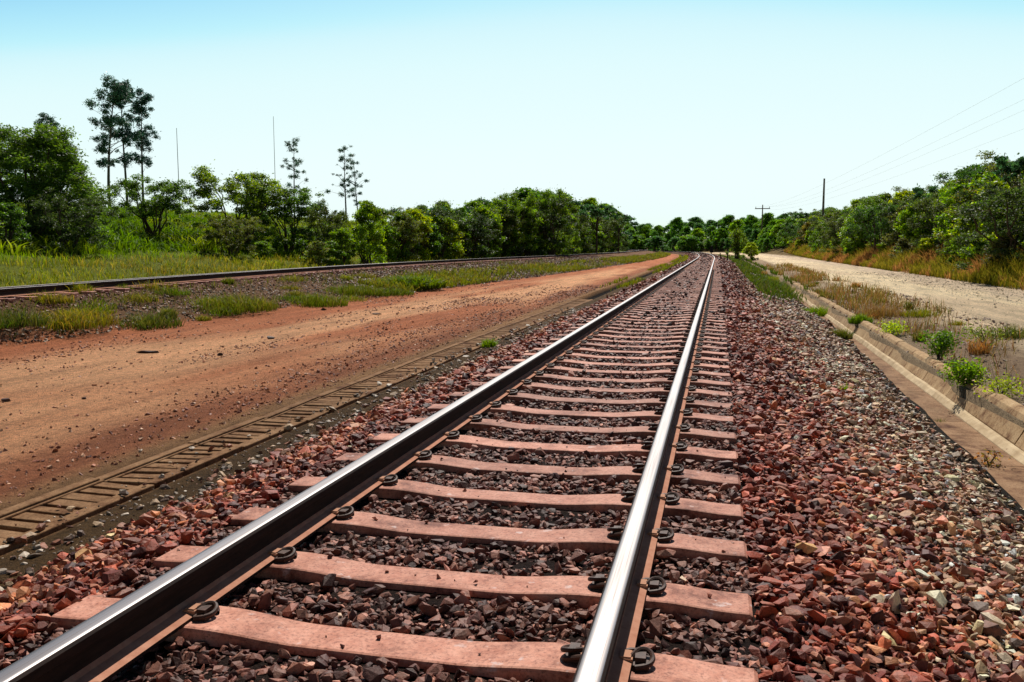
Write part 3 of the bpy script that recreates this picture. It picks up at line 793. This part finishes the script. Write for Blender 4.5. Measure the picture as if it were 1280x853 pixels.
put(FEATH2, 4.6, 'feathery_bush', 292, 39, 262, 'low grey green bush spreading in front of the feathery tree', 'bush', sx=1.2)
put(ES[0], 14., 'eucalyptus_tree', 371, 70, 178, 'slender eucalyptus poking above the feathery trees', sx=1.)
put(ES[1], 14., 'eucalyptus_tree', 434, 72, 186, 'slender eucalyptus standing clear, left of the dense treeline', sx=1.05)
put(ES[2], 14., 'eucalyptus_tree', 450, 76, 206, 'shorter eucalyptus just right of the slender standing clear', sx=1.05)
put(FEATH2, 4.6, 'feathery_bush', 408, 44, 248, 'thin twiggy grey green bush at the left end of the treeline', 'bush', sx=.85)
put(TH[3], 3.8, 'bush', 430, 42, 284, 'low rounded bush under the two slender eucalyptus trees', 'bush', sx=1.1)
put(TH[0], 4.2, 'bush', 462, 44, 250, 'broad leaved dark bush at the left end of the treeline', 'bush', sx=.85)
for px, D, yt in ((225, 95, 268), (255, 100, 262), (275, 90, 258), (240, 120, 275), (330, 100, 250), (395, 110, 255), (425, 100, 262)):
    put(FT[RNG.integers(0, 4)], 9., 'tree', px, D, yt, 'low hazy tree far behind the bushes on the green rise', 'tree', 'far trees behind the left rise', sx=1.2)
for px, D, yt in ((150, 52, 292), (172, 60, 285), (225, 50, 290), (240, 62, 282), (262, 56, 284), (330, 40, 300), (345, 52, 282), (385, 46, 282), (398, 40, 300), (105, 50, 275), (215, 46, 302), (270, 44, 300), (415, 41, 300)):
    put([TH[3], TH[0], TH_OL[0]][int(px) % 3], [3.8, 4.2, 4.][int(px) % 3], 'bush', px, D, yt, 'low green bush scattered over the bright grassy rise at left', 'bush', 'low bushes on the left rise', sx=1.5)
# the dense treeline behind the second track
TP = [(455, 262), (480, 252), (500, 256), (520, 258), (540, 252), (560, 254), (580, 252), (600, 247), (625, 244), (650, 240), (675, 240), (700, 242), (720, 250), (740, 254), (760, 264), (780, 276), (800, 283)]
def tl(px): return float(np.interp(px, [a for a, b in TP], [b for a, b in TP]))
def Dline(px):     # distance at which a column of the photo meets the line 2.6 m behind the second track
    a = bearing(px)
    for D in np.arange(14, 260, .5):
        x, y = D*math.sin(a), D*math.cos(a)
        if x-float(off(y)) < float(u2(y))-3.4: return D
    return 200.
px = 468
k_ = 0
while px < 792:
    D = Dline(px)+RNG.uniform(.5, 3)
    yt = tl(px)+RNG.uniform(2, 26)
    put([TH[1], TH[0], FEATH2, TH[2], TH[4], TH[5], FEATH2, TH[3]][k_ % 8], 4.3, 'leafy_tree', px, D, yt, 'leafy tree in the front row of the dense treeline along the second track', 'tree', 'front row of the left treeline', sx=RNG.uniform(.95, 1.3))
    px += max(7, 17*40/D*.9); k_ += 1
px = 478; k_ = 0
while px < 800:
    D = Dline(px)*1.08+RNG.uniform(4, 9)
    yt = tl(px)+RNG.uniform(-6, 9)
    put([TH[2], FT[0], TH[0], FT[2], TH[5], FT[3]][k_ % 6], [4.4, 9., 4.2, 9., 4.3, 9.][k_ % 6], 'leafy_tree', px, D, yt, 'taller tree in the back row of the dense left treeline', 'tree', 'back row of the left treeline', sx=RNG.uniform(.95, 1.25))
    px += max(8, 22*40/D*.85); k_ += 1
for px, D, yt, lb in ((690, 75, 227, 'tallest feathery crown in the middle of the dense treeline'), (640, 70, 232, 'feathery crown left of the tallest one in the treeline')):
    put(FEATH, 5.2, 'feathery_tree', px, D, yt, lb, sx=.8)
put(FLAT[0], 9., 'flat_topped_tree', 745, 92, 252, 'flat topped acacia at the right end of the left treeline', sx=.9)
put(FLAT[1], 9., 'flat_topped_tree', 773, 110, 266, 'smaller flat topped acacia low at the right end of the treeline', sx=.9)
# trees round the bend
for px in np.arange(770, 985, 6.5):
    D = 205+RNG.uniform(-12, 40)-(max(0, px-900)*.3)
    yt = float(np.interp(px, [770, 800, 850, 870, 900, 940, 980], [283, 281, 277, 273, 277, 272, 270]))+RNG.uniform(-3, 6)
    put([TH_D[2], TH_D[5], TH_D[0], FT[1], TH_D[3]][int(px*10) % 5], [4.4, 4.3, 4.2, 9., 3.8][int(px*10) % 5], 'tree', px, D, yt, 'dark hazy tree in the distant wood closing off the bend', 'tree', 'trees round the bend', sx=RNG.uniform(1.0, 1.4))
for px in np.arange(776, 975, 8):
    D = 186+RNG.uniform(-8, 8)
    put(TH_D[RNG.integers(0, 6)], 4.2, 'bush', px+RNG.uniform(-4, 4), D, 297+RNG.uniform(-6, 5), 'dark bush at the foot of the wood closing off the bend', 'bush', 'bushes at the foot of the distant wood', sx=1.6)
put(FLAT[0], 9., 'flat_topped_tree', 997, 150, 264, 'dark flat topped tree left of the utility pole', sx=1.2)
put(FT[1], 9., 'tree', 972, 172, 269, 'dark round tree below and left of the flat topped one on the right', sx=.9)
put(TH[2], 4.4, 'bush', 920, 100, 286, 'dark round bush beside the track before the bend', 'bush', sx=1.05)
put(TH[4], 4.2, 'bush', 938, 92, 303, 'small bright green bush at the foot of the dark round one', 'bush', sx=1.2)
for uu, st, y0, sc_ in ((10.8, 2.6, 118, .55), (12.6, 3., 112, .9), (15.5, 3.4, 110, 1.25)):
    y = y0
    while y < 236:
        X = uu+RNG.uniform(-.7, .7)+float(off(y))
        if X < 10.5 and (y > 150 or X > 9.8):
            k_ = RNG.integers(0, 6)
            place((TH_D if y > 150 else TH)[k_], 'bush', X, y, sc_*RNG.uniform(.8, 1.25), hdeg(), 'dark bush on the bank along the outside of the bend', 'bush', 'bushes outside the bend', .95)
        y += st
# thicket on the right bank
def rtop(px): return float(np.interp(px, [940, 985, 1030, 1060, 1100, 1140, 1180, 1220, 1260, 1300, 1400], [272, 270, 266, 258, 244, 240, 226, 210, 200, 186, 165]))
def Dright(px, X):
    a = bearing(px); return X/math.sin(a) if a > .02 else 400
k_ = 0
for X, n_, lo, lbl, grp in ((11.4, 26, 22, 'leafy shrub in the front row of the thicket along the sandy road', 'front row of the right thicket'),
                       (13.6, 24, 8, 'leafy shrub tree in the middle of the thicket on the right bank', 'middle of the right thicket'),
                       (17.0, 20, -2, 'taller tree along the skyline of the thicket on the right bank', 'skyline of the right thicket')):
    n_ = int(n_*1.5); ys = 14+np.linspace(0, 1, n_)**1.5*(195 if X < 13 else 200)
    for y in ys:
        yj = y+RNG.uniform(-1, 1); xj = X+RNG.uniform(-.7, .7)+float(off(y))*.0
        D = math.hypot(xj, yj); px_ = 640+FPX*math.tan(math.atan2(xj, yj)+YAW)
        if px_ > 1500: px_ = 1500
        yt = rtop(px_)+lo*30/D*RNG.uniform(.7, 1.6)+RNG.uniform(-4, 3)
        kind = [TH[1], TH_OL[0], TH[0], FEATH2, TH[4], TH_OL[1], VASE, TH[5], TH[3], FEATH2][k_ % 10]; k_ += 1
        s = top_scale(px_, D, yt, xj, yj, 4.15)
        place(kind, 'shrub_tree', xj, yj, s*1.1, hdeg(), lbl, 'shrub', grp, 1/1.1)
for k_ in range(26):
    y = 17+(k_/25)**1.4*95; x = 10.6+RNG.uniform(-.5, .6)
    place([TH[3], TH_OL[0], TH[4], TH_OL[1], TH[1]][k_ % 5], 'low_shrub', x, y, RNG.uniform(.3, .5), hdeg(), 'low shrub standing in the dry grass at the foot of the right thicket', 'shrub', 'low shrubs in the dry grass', .9)
put(FLAT[1], 9., 'flat_topped_tree', 1267, 42, 188, 'dark flat topped tree crowning the thicket at the right edge', sx=.55)
put(FLAT[0], 9., 'flat_topped_tree', 1155, 62, 228, 'ragged flat topped tree on the thicket skyline at centre right', sx=.7)

# ------------------------------------------------------------------ grasses and small plants
def blades(P, h, wd, cols, lean=.35, seg=3):
    n = len(P); a = RNG.uniform(0, 2*np.pi, n); ln = np.abs(RNG.normal(lean, lean*.5, n))
    d = np.stack([np.cos(a), np.sin(a), np.zeros(n)], 1); b_ = RNG.uniform(0, 2*np.pi, n); s = np.stack([np.cos(b_), np.sin(b_), np.zeros(n)], 1)
    h = np.broadcast_to(h, (n,)); wd = np.broadcast_to(wd, (n,))
    up = np.array([0, 0, 1.])
    p1 = P+up*(h*.55)[:, None]+d*(h*ln*.3)[:, None]; p2 = P+up*(h*(1-.25*ln))[:, None]+d*(h*ln)[:, None]
    sw = s*(wd*.5)[:, None]
    V = np.stack([P-sw, P+sw, p1+sw*.8, p1-sw*.8, p2], 1).reshape(-1, 3)
    i = np.arange(n)[:, None]*5
    return V, [np.concatenate([i, i+1, i+2, i+3], 1), np.concatenate([i+3, i+2, i+4], 1)], (cols[:, None, :]*np.array([.4, .4, .85, .85, 1.15])[None, :, None]).reshape(-1, 3)  # darker blade feet, lighter tips: shade inside the grass painted into the colour
def grass(name, u, Y, h, wd, cols, label, cat, mat=None, lean=.35, kind='stuff', group=None):
    P = np.stack([u+off(Y), Y, zf(u, Y)-.02], 1)
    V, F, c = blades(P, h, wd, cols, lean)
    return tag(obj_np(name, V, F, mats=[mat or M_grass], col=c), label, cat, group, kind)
GR = [(.17, .21, .04), (.21, .235, .045), (.13, .18, .03), (.26, .24, .07)]
GR_B = [(.16, .26, .03), (.2, .3, .035), (.13, .23, .03)]
GR_Y = [(.24, .22, .06), (.19, .20, .045), (.15, .18, .045), (.30, .24, .09), (.12, .15, .04)]
DRY = [(.38, .2, .10), (.42, .26, .13), (.32, .15, .08), (.45, .33, .17), (.3, .2, .08)]
# verge behind the second track
n = 52000; Y = 10+RNG.random(n)**1.4*95; u = u2(Y)-2.3-RNG.random(n)**1.2*7.5
keep = RNG.random(n) < .25+.9*fbm(u*.7, Y*.5, 51, 3); u, Y = u[keep], Y[keep]; n = len(u)
t = fbm(u*.4, Y*.3, 52, 3); c = np.where((t > .5)[:, None], pal(GR_Y, n), pal(GR, n)); c = np.where((u < u2(Y)-6)[:, None], pal(GR_B, n), c)
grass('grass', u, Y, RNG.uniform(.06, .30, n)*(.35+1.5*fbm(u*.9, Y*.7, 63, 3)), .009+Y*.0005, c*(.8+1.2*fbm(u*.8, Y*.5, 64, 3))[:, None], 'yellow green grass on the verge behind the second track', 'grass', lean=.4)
# bright hillside cover: small leaves and grass
n = 60000; Y = 18+RNG.random(n)**1.2*70; u = u2(Y)-7-RNG.random(n)*20
g_ = fbm(u*.5, Y*.5, 53, 3); keep = RNG.random(n) < .35+g_; u, Y, g_ = u[keep], Y[keep], g_[keep]; n = len(u)
grass('hillside_grass', u, Y, RNG.uniform(.25, .6, n)*(.5+g_), .05+Y*.0008, np.where((fbm(u*.25, Y*.2, 62, 2) > .5)[:, None], pal([(.26, .32, .05), (.22, .3, .04), (.3, .34, .07)], n), pal(GR_B, n))*(.25+1.3*g_)[:, None], 'bright green growth covering the rise between the left trees', 'grass', lean=.8)
n = 9000; Y = 8+RNG.random(n)**1.3*60; u = u2(Y)+.6+(utoe(Y)-u2(Y)-.7)*RNG.random(n)
keep = RNG.random(n) < sstep(.42, .62, fbm(u*1.3, Y*.6, 61, 3)); u, Y = u[keep], Y[keep]; n = len(u)
grass('dry_grass', u, Y, RNG.uniform(.06, .26, n), .007+Y*.0004, np.where((RNG.random(n) < .55)[:, None], pal(GR, n), pal(GR_Y, n))*.85, 'sparse dry weeds between the stones of the second track\'s embankment', 'grass', lean=.7)
# embankment grass band further along
n = 26000; Y = 26+RNG.random(n)**1.3*130; w_ = utoe(Y)-u2(Y)-.8; u = u2(Y)+.8+w_*(.38+.6*RNG.random(n)**.8)
keep = RNG.random(n) < .1+1.1*sstep(.38, .6, fbm(u*.6, Y*.16, 54, 3)); u, Y = u[keep], Y[keep]; n = len(u)
grass('grass', u, Y, RNG.uniform(.12, .34, n), .014+Y*.0006, np.where((RNG.random(n) < .5)[:, None], pal(GR_Y, n), pal(GR, n)), 'yellow green grass band along the foot of the second track\'s embankment', 'grass', lean=.5)
# grass strip between the dirt road and the main track, further along
n = 9000; Y = 24+RNG.random(n)**1.1*110; u = -4.1+RNG.random(n)*1.1
keep = RNG.random(n) < 1.3*sstep(.42, .6, fbm(u*.8, Y*.12, 55, 2))*sstep(20, 40, Y); u, Y = u[keep], Y[keep]; n = len(u)
grass('grass', u, Y, RNG.uniform(.08, .25, n), .014+Y*.0006, pal(GR, n), 'patchy grass strip along the left foot of the main ballast', 'grass', lean=.5)
# green strip right of the main track and over the far drain
n = 15000; Y = 25+RNG.random(n)**1.2*110; u = 1.3+RNG.random(n)*1.7
keep = RNG.random(n) < sstep(24, 34, Y-(u-1.9)*3)*1.2*sstep(.28, .5, fbm(u, Y*.2, 56, 2)); u, Y = u[keep], Y[keep]; n = len(u)
grass('grass', u, Y, RNG.uniform(.12, .38, n), .012+Y*.0005, pal([(.10, .16, .03), (.13, .18, .035), (.17, .17, .05)], n), 'green grass strip right of the main track before the bend', 'grass', lean=.45)
# sparse dry growth on the right verge
n = 22000; Y = 6+RNG.random(n)**1.3*60; u = wallb(Y)+.25+RNG.random(n)*1.9
keep = RNG.random(n) < 1.1*sstep(.44, .66, fbm(u*1.3, Y*.6, 57, 3))*(.12+.5*sstep(9, 17, Y))+.03; u, Y = u[keep], Y[keep]; n = len(u)
grass('dry_grass', u, Y, RNG.uniform(.08, .38, n), .005+Y*.0004, np.where((RNG.random(n) < .6)[:, None], pal(DRY, n), pal(GR_Y, n)), 'sparse dry and green grass on the verge beside the drain wall', 'grass', M_dry, lean=.4)
# tall dry grass along the foot of the thicket
n = 60000; Y = 15+RNG.random(n)**1.35*120; u = 9.3+RNG.random(n)**1.1*2.2; g_ = fbm(u*.8, Y*.35, 58, 3)
keep = RNG.random(n) < .25+1.1*sstep(.3, .55, g_); u, Y, g_ = u[keep], Y[keep], g_[keep]; n = len(u)
q_ = fbm(u*.5, Y*.45, 59, 3)
c = np.where((q_ > .55)[:, None], pal([(.33, .19, .115), (.38, .24, .14), (.25, .14, .09), (.33, .23, .12)], n), np.where((q_ > .44)[:, None], pal(GR_Y, n), pal([(.2, .2, .05), (.26, .24, .07), (.16, .18, .045)], n)))
X_ = u; P = np.stack([u, Y, zf(u-off(Y), Y)-.02], 1)
V, F, c5 = blades(P, RNG.uniform(.3, .9, n)*(.35+1.1*g_)*np.clip(.55+(u-9.3)*.6, .55, 1.2), .008+Y*.0005, c, .45)
tag(obj_np('dry_grass', V, F, mats=[M_dry], col=c5), 'tall reddish dry grass along the foot of the right thicket', 'grass', kind='stuff')

def tuft(px, py, z, n, rad, h, cols, wd, label, cat, name='grass_tuft', lean=.55, group=None):
    r_ = np.array([(px-640)/FPX, (426.5-py)/FPX, 1.])
    cp, sp = math.cos(PITCH), math.sin(PITCH)
    f_, u_ = r_[2]*cp+r_[1]*sp, r_[1]*cp-r_[2]*sp
    t_ = (z-CAMZ)/u_; xx = r_[0]*t_; yy = f_*t_
    x0 = xx*math.cos(YAW)-yy*math.sin(YAW); y0 = xx*math.sin(YAW)+yy*math.cos(YAW)
    z0 = zat(x0, y0)
    a = RNG.uniform(0, 6.283, n); r0 = rad*RNG.random(n)**.6
    P = np.stack([r0*np.cos(a), r0*np.sin(a), np.zeros(n)-.02], 1)
    V, F, c = blades(P, h*RNG.uniform(.45, 1.1, n)*(1-.4*(r0/rad)**2), wd, pal(cols, n), lean)
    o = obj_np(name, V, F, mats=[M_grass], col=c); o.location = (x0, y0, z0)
    return tag(o, label, cat, group)
# tufts on the embankment of the second track
tuft(12, 415, -.25, 600, .55, .42, GR_Y, .012, 'yellowish grass tuft at the left edge, low on the embankment', 'grass tuft')
tuft(88, 404, -.2, 800, .75, .42, GR_Y, .012, 'broad yellow green grass tuft, second from the left on the embankment', 'grass tuft')
tuft(185, 396, -.2, 600, .6, .4, GR_Y, .013, 'straw green grass tuft on the embankment below the vase shaped shrub', 'grass tuft')
tuft(290, 382, -.2, 1000, .95, .5, GR+GR_Y, .014, 'largest pale green grass tuft on the embankment, below the feathery tree', 'grass tuft')
tuft(395, 370, -.15, 900, .8, .42, GR, .016, 'dull green grass tuft on the embankment, right of the largest one', 'grass tuft')
tuft(440, 362, -.15, 900, .9, .4, GR, .016, 'grey green grass tuft on the embankment below the slender eucalyptus', 'grass tuft')
tuft(516, 352, -.1, 1300, 1.1, .55, G_BRT+G_MID, .05, 'leafy dark green weed clump at the top of the embankment', 'weed', 'weed_clump', .9)
tuft(480, 362, -.2, 900, .9, .3, GR, .018, 'low green tuft at the embankment foot beside the dirt road', 'grass tuft')
tuft(611, 434, GZ, 220, .12, .2, GR_B, .012, 'small bright green weed alone beside the main ballast on the left', 'weed', 'weed', .6)
tuft(1055, 495, -.5, 60, .06, .14, GR_B, .014, 'tiny green weed growing out of the right ballast slope', 'weed', 'weed', .7)
tuft(1026, 458, -.5, 50, .07, .1, [(.12, .17, .04)], .012, 'tiny dull weed in the ballast farther up the right slope', 'weed', 'weed', .7)
for i in range(34):
    px_ = RNG.uniform(-20, 500); f_ = RNG.random()
    py_ = np.interp(px_, [0, 250, 500], [378, 358, 343])*(1-f_)+np.interp(px_, [0, 250, 500], [425, 396, 366])*f_
    tuft(px_, py_, .0-.3*f_, int(RNG.integers(160, 420)), RNG.uniform(.15, .5), RNG.uniform(.15, .34), [GR, GR_Y, GR_B+GR][i % 3], .013, 'small green grass tuft among the stones of the second track\'s embankment', 'grass tuft', group='small tufts on the embankment', lean=.7)
for i in range(16):
    Y_ = 6.5+i*2.1+RNG.uniform(-.8, .8); u_ = float(wallb(Y_))+RNG.uniform(.3, 1.9)
    n = int(RNG.integers(60, 200)); a = RNG.uniform(0, 6.283, n); r0 = RNG.uniform(.08, .22)*RNG.random(n)**.6
    V, F, c = blades(np.stack([r0*np.cos(a), r0*np.sin(a), 0*a], 1), RNG.uniform(.1, .3)*RNG.uniform(.4, 1.1, n), .006+Y_*.0002, pal([DRY, GR_Y, GR][i % 3], n), .6)
    o = obj_np('grass_tuft', V, F, mats=[M_dry], col=c); o.location = (u_, Y_, zat(u_, Y_)-.01)
    tag(o, 'small straw coloured tuft on the gravelly verge by the drain wall', 'grass tuft', 'small tufts on the right verge')
# small plants on the right verge
def ground_at(px, py, z):
    r_ = np.array([(px-640)/FPX, (426.5-py)/FPX, 1.]); cp, sp = math.cos(PITCH), math.sin(PITCH)
    f_, u_ = r_[2]*cp+r_[1]*sp, r_[1]*cp-r_[2]*sp; t_ = (z-CAMZ)/u_; xx = r_[0]*t_; yy = f_*t_
    return xx*math.cos(YAW)-yy*math.sin(YAW), xx*math.sin(YAW)+yy*math.cos(YAW)
def plant(px, py, z, h, rad, nl, ls, cols, label, name='shrub', cat='shrub', stems=6):
    x0, y0 = ground_at(px, py, z); z0 = zat(x0, y0); limbs = []; C = []
    o = bpy.data.objects.new(name, None); link(o); o.location = (x0, y0, z0-.01); tag(o, label, cat)
    for i in range(stems):
        a = RNG.uniform(0, 6.283); r0 = rad*RNG.uniform(.2, .9); e = (r0*math.cos(a), r0*math.sin(a), h*RNG.uniform(.65, 1.))
        l, pts = limb((RNG.normal(0, .01), RNG.normal(0, .01), 0), e, .008, .003, .1, 6, 5); limbs.append(l)
        q = pts[RNG.integers(2, 6, nl//stems)]; C.append(q+RNG.normal(0, .33*rad, q.shape)*np.array([1, 1, .6]))
    V, F = merge(limbs); obj_np('stems', V, F, mats=[M_bark], parent=o)
    C = np.concatenate(C); C[:, 2] = np.abs(C[:, 2])
    V, F, c = leaves_np(C, ls, pal(cols, len(C)), .55); obj_np('leaves', V, F, mats=[M_leaf], col=c, parent=o)
    return o
plant(1172, 450, -.4, .40, .19, 1500, .035, G_MID+G_BRT, 'small leafy green shrub above the drain wall, upper of the two dark ones')
plant(1208, 480, -.4, .24, .22, 1500, .035, G_MID+[(.08, .15, .03)], 'low dense green shrub above the drain wall, nearer of the two dark ones')
plant(1248, 494, -.4, .2, .24, 500, .03, [(.17, .23, .04), (.2, .25, .05)], 'spindly yellow green seedling on the verge right of the low dense shrub', 'seedling', 'plant', 5)
plant(1232, 440, -.4, .32, .25, 500, .035, [(.14, .17, .05), (.1, .14, .04)], 'thin olive plant on the verge beside the sandy road', 'seedling', 'plant', 5)
plant(1115, 418, -.4, .22, .22, 500, .04, GR_B, 'low bright green plant beyond the drain wall among dry grass', 'seedling', 'plant', 5)
plant(1240, 540, -.4, .16, .12, 120, .03, [(.2, .1, .07), (.14, .12, .05)], 'wilted brown seedling at the top of the drain wall', 'seedling', 'plant', 4)
tuft(1023, 380, -.38, 900, .4, .38, GR_B, .014, 'bright green tuft hanging over the drain wall where it is overgrown', 'grass tuft')
tuft(1076, 402, -.4, 500, .22, .26, GR_B, .012, 'fresh green tuft between the drain wall and the dry grass', 'grass tuft')
tuft(1052, 414, -.5, 500, .2, .28, GR_Y, .009, 'straw coloured tuft growing in the gap of the drain wall', 'grass tuft')
tuft(1100, 395, -.38, 900, .5, .4, DRY, .007, 'reddish dry grass clump on the verge beside the sandy road', 'grass tuft')
tuft(1150, 398, -.38, 350, .4, .25, GR, .01, 'patch of green grass at the edge of the sandy road', 'grass tuft')
tuft(1262, 425, -.36, 400, .35, .3, GR_Y, .009, 'yellow grass clump at the right edge beside the sandy road', 'grass tuft')
tuft(1176, 520, -.62, 60, .05, .12, GR_Y, .006, 'small straw tuft in the crack at the foot of the drain wall', 'grass tuft')
tuft(970, 345, -.38, 1400, .9, .42, GR_B+GR, .02, 'green leafy clump in the middle of the verge before the bend', 'grass tuft')
tuft(985, 356, -.38, 700, .6, .35, GR, .02, 'duller green clump just nearer than the leafy one on the verge', 'grass tuft')
tuft(955, 338, -.38, 700, .8, .4, DRY, .02, 'brown dry clump beside the far end of the drain', 'grass tuft')
plant(1262, 330, 0, .9, .5, 500, .1, [(.2, .24, .12), (.16, .22, .08)], 'pale leaved plant in front of the thicket at the right edge', 'leafy_plant', 'plant', 6)
plant(1190, 332, 0, .6, .4, 260, .1, [(.22, .25, .13), (.16, .2, .08)], 'pale leaved sprawling plant in the dry grass before the thicket', 'leafy_plant', 'plant', 5)

# ------------------------------------------------------------------ loose lumps lying on the dirt road
def lump(px, py, sx, sy, sz, col, label, name='rock', seed=0, cat='rock'):
    x0, y0 = ground_at(px, py, GZ); V, F = hull(18, 500+seed, .9)
    V = V*np.array([sx, sy, sz]); o = obj_np(name, V, F, mats=[M_stone], col=np.tile(col, (len(V), 1)))
    o.location = (x0, y0, zat(x0, y0)+sz*.5); o.rotation_euler = (0, 0, YAW+RNG.normal(0, .2)); return tag(o, label, cat)
lump(185, 441, .13, .05, .035, (.05, .025, .018), 'long dark flat lump lying on the dirt road, left of centre', seed=1)
lump(338, 424, .06, .05, .05, (.05, .03, .025), 'round dark stone on the dirt road below the largest grass tuft', seed=2)
lump(405, 388, .09, .06, .045, (.06, .035, .025), 'dark stone near the far edge of the dirt road', seed=3)
lump(275, 445, .05, .04, .03, (.05, .03, .022), 'small dark stone in the middle of the dirt road', seed=4)
lump(8, 501, .05, .04, .028, (.08, .05, .04), 'dark stone on the dirt road at the left edge of the photo', seed=5)
lump(105, 498, .04, .035, .02, (.09, .045, .03), 'flat brown stone right of the one at the left edge', seed=6)
lump(186, 411, .07, .05, .04, (.1, .06, .05), 'brown clod on the dirt road close to the embankment', seed=7)
lump(470, 393, .12, .06, .03, (.16, .08, .05), 'broken reddish clod on the dirt road toward the second track', seed=8)
lump(176, 569, .025, .022, .018, (.45, .36, .28), 'white pebble on the near end of the slotted drain', 'pebble', 9, 'pebble').location.z = GZ+.03
lump(240, 565, .028, .024, .016, (.5, .42, .34), 'pale stone at the right rim of the slotted drain', 'pebble', 10, 'pebble').location.z = GZ+.03

# ------------------------------------------------------------------ poles, wires and the marker post
def pole(px, D, ytop, r0, label, cross=None, name='utility_pole', cat='pole', mat=None, lean=0.):
    x, y = at(px, D); z0 = zat(x, y)-.1; zt = CAMZ+(307-ytop)*D*math.cos(math.atan2(px-640, FPX))/FPX; n = 9; t = np.linspace(0, 1, n)
    o = bpy.data.objects.new(name, None); link(o); o.location = (x, y, z0); tag(o, label, cat)
    h = zt-z0
    V, F = tube_np(np.stack([lean*t**2, 0*t, h*t], 1), np.linspace(r0, r0*.55, n), 8)
    k = len(V); F = [F, np.array([np.arange(k-8, k)])]
    obj_np('shaft', V, F, mats=[mat or M_wood], parent=o, smooth=False)
    if cross:
        cv, cf = box_np(-cross, cross, -.06, .06, h-.75, h-.6); obj_np('crossarm', cv, cf, mats=[M_wood], parent=o)
        for s in (-.9, 0, .9):
            iv, if2 = tube_np([(s*cross, 0, h-.6), (s*cross, 0, h-.5), (s*cross, 0, h-.42), (s*cross, 0, h-.3)], [.05, .07, .05, .03], 6)
            obj_np('insulator', iv, if2, mats=[M_wire], parent=o)
    return o, (x, y, zt)
pole(1025, 128, 225, .2, 'tall plain utility pole rising from the right thicket')
_, PT = pole(950, 165, 257, .16, 'small distant utility pole with a crossarm above the far trees', cross=1.3)
pole(229, 62, 164, .028, mat=M_mast, label= 'thin bare mast standing right of the tall eucalyptus trio', name='mast', cat='mast')
pole(348, 62, 150, .024, mat=M_mast, label= 'tallest thin mast, between the feathery trees', name='mast', cat='mast')
for i, (yr, s, nm) in enumerate(((104, -1.2, 'uppermost'), (130, 0, 'second highest'), (143, 1.2, 'third highest'), (166, .4, 'lowest'))):
    x1, y1 = at(1330, 26+i*1.5); z1 = CAMZ+(307-yr)*math.hypot(x1, y1)/FPX*math.cos(0)
    t = np.linspace(0, 1, 24)[:, None]; p0 = np.array([PT[0]+s*.9, PT[1], PT[2]-.35-(.5 if i == 3 else 0)]); p1 = np.array([x1, y1, z1])
    pts = p0+(p1-p0)*t; pts[:, 2] -= 4*.9*(t*(1-t))[:, 0]
    V, F = tube_np(pts, np.linspace(.007, .0025, 24), 5)
    tag(obj_np('power_line', V, F, mats=[M_wire]), '%s thin power line crossing the sky at upper right' % nm, 'wire')
# marker post before the bend
x, y = at(888, 128); mk = bpy.data.objects.new('marker_post', None); link(mk); mk.location = (x, y, zat(x, y)-.05); tag(mk, 'small trackside post with a dark plate just before the bend', 'post')
V, F = tube_np([(0, 0, 0), (0, 0, .7), (0, 0, 1.35)], [.05, .05, .045], 8); obj_np('post', V, [F, np.array([np.arange(16, 24)])], mats=[M_wood], parent=mk)
V, F = merge([box_np(-.24, .24, -.09, -.06, .35, 1.05), box_np(-.16, .16, -.088, -.062, 1.05, 1.2), box_np(-.28, .28, -.058, -.05, .68, .74)]); obj_np('plate', V, F, mats=[M_plate], parent=mk)
for px_, D, h, lb in ((908, 82, .75, 'short dark stake in the green strip right of the track'), (899, 100, .55, 'smaller stake farther along the green strip right of the track')):
    x, y = at(px_, D); V, F = tube_np([(0, 0, -.1), (.01, 0, h*.5), (.0, .01, h)], [.06, .06, .05], 8)
    o = obj_np('stake', V, [F, np.array([np.arange(16, 24)])], mats=[M_bark]); o.location = (x, y, zat(x, y)); tag(o, lb, 'stake')
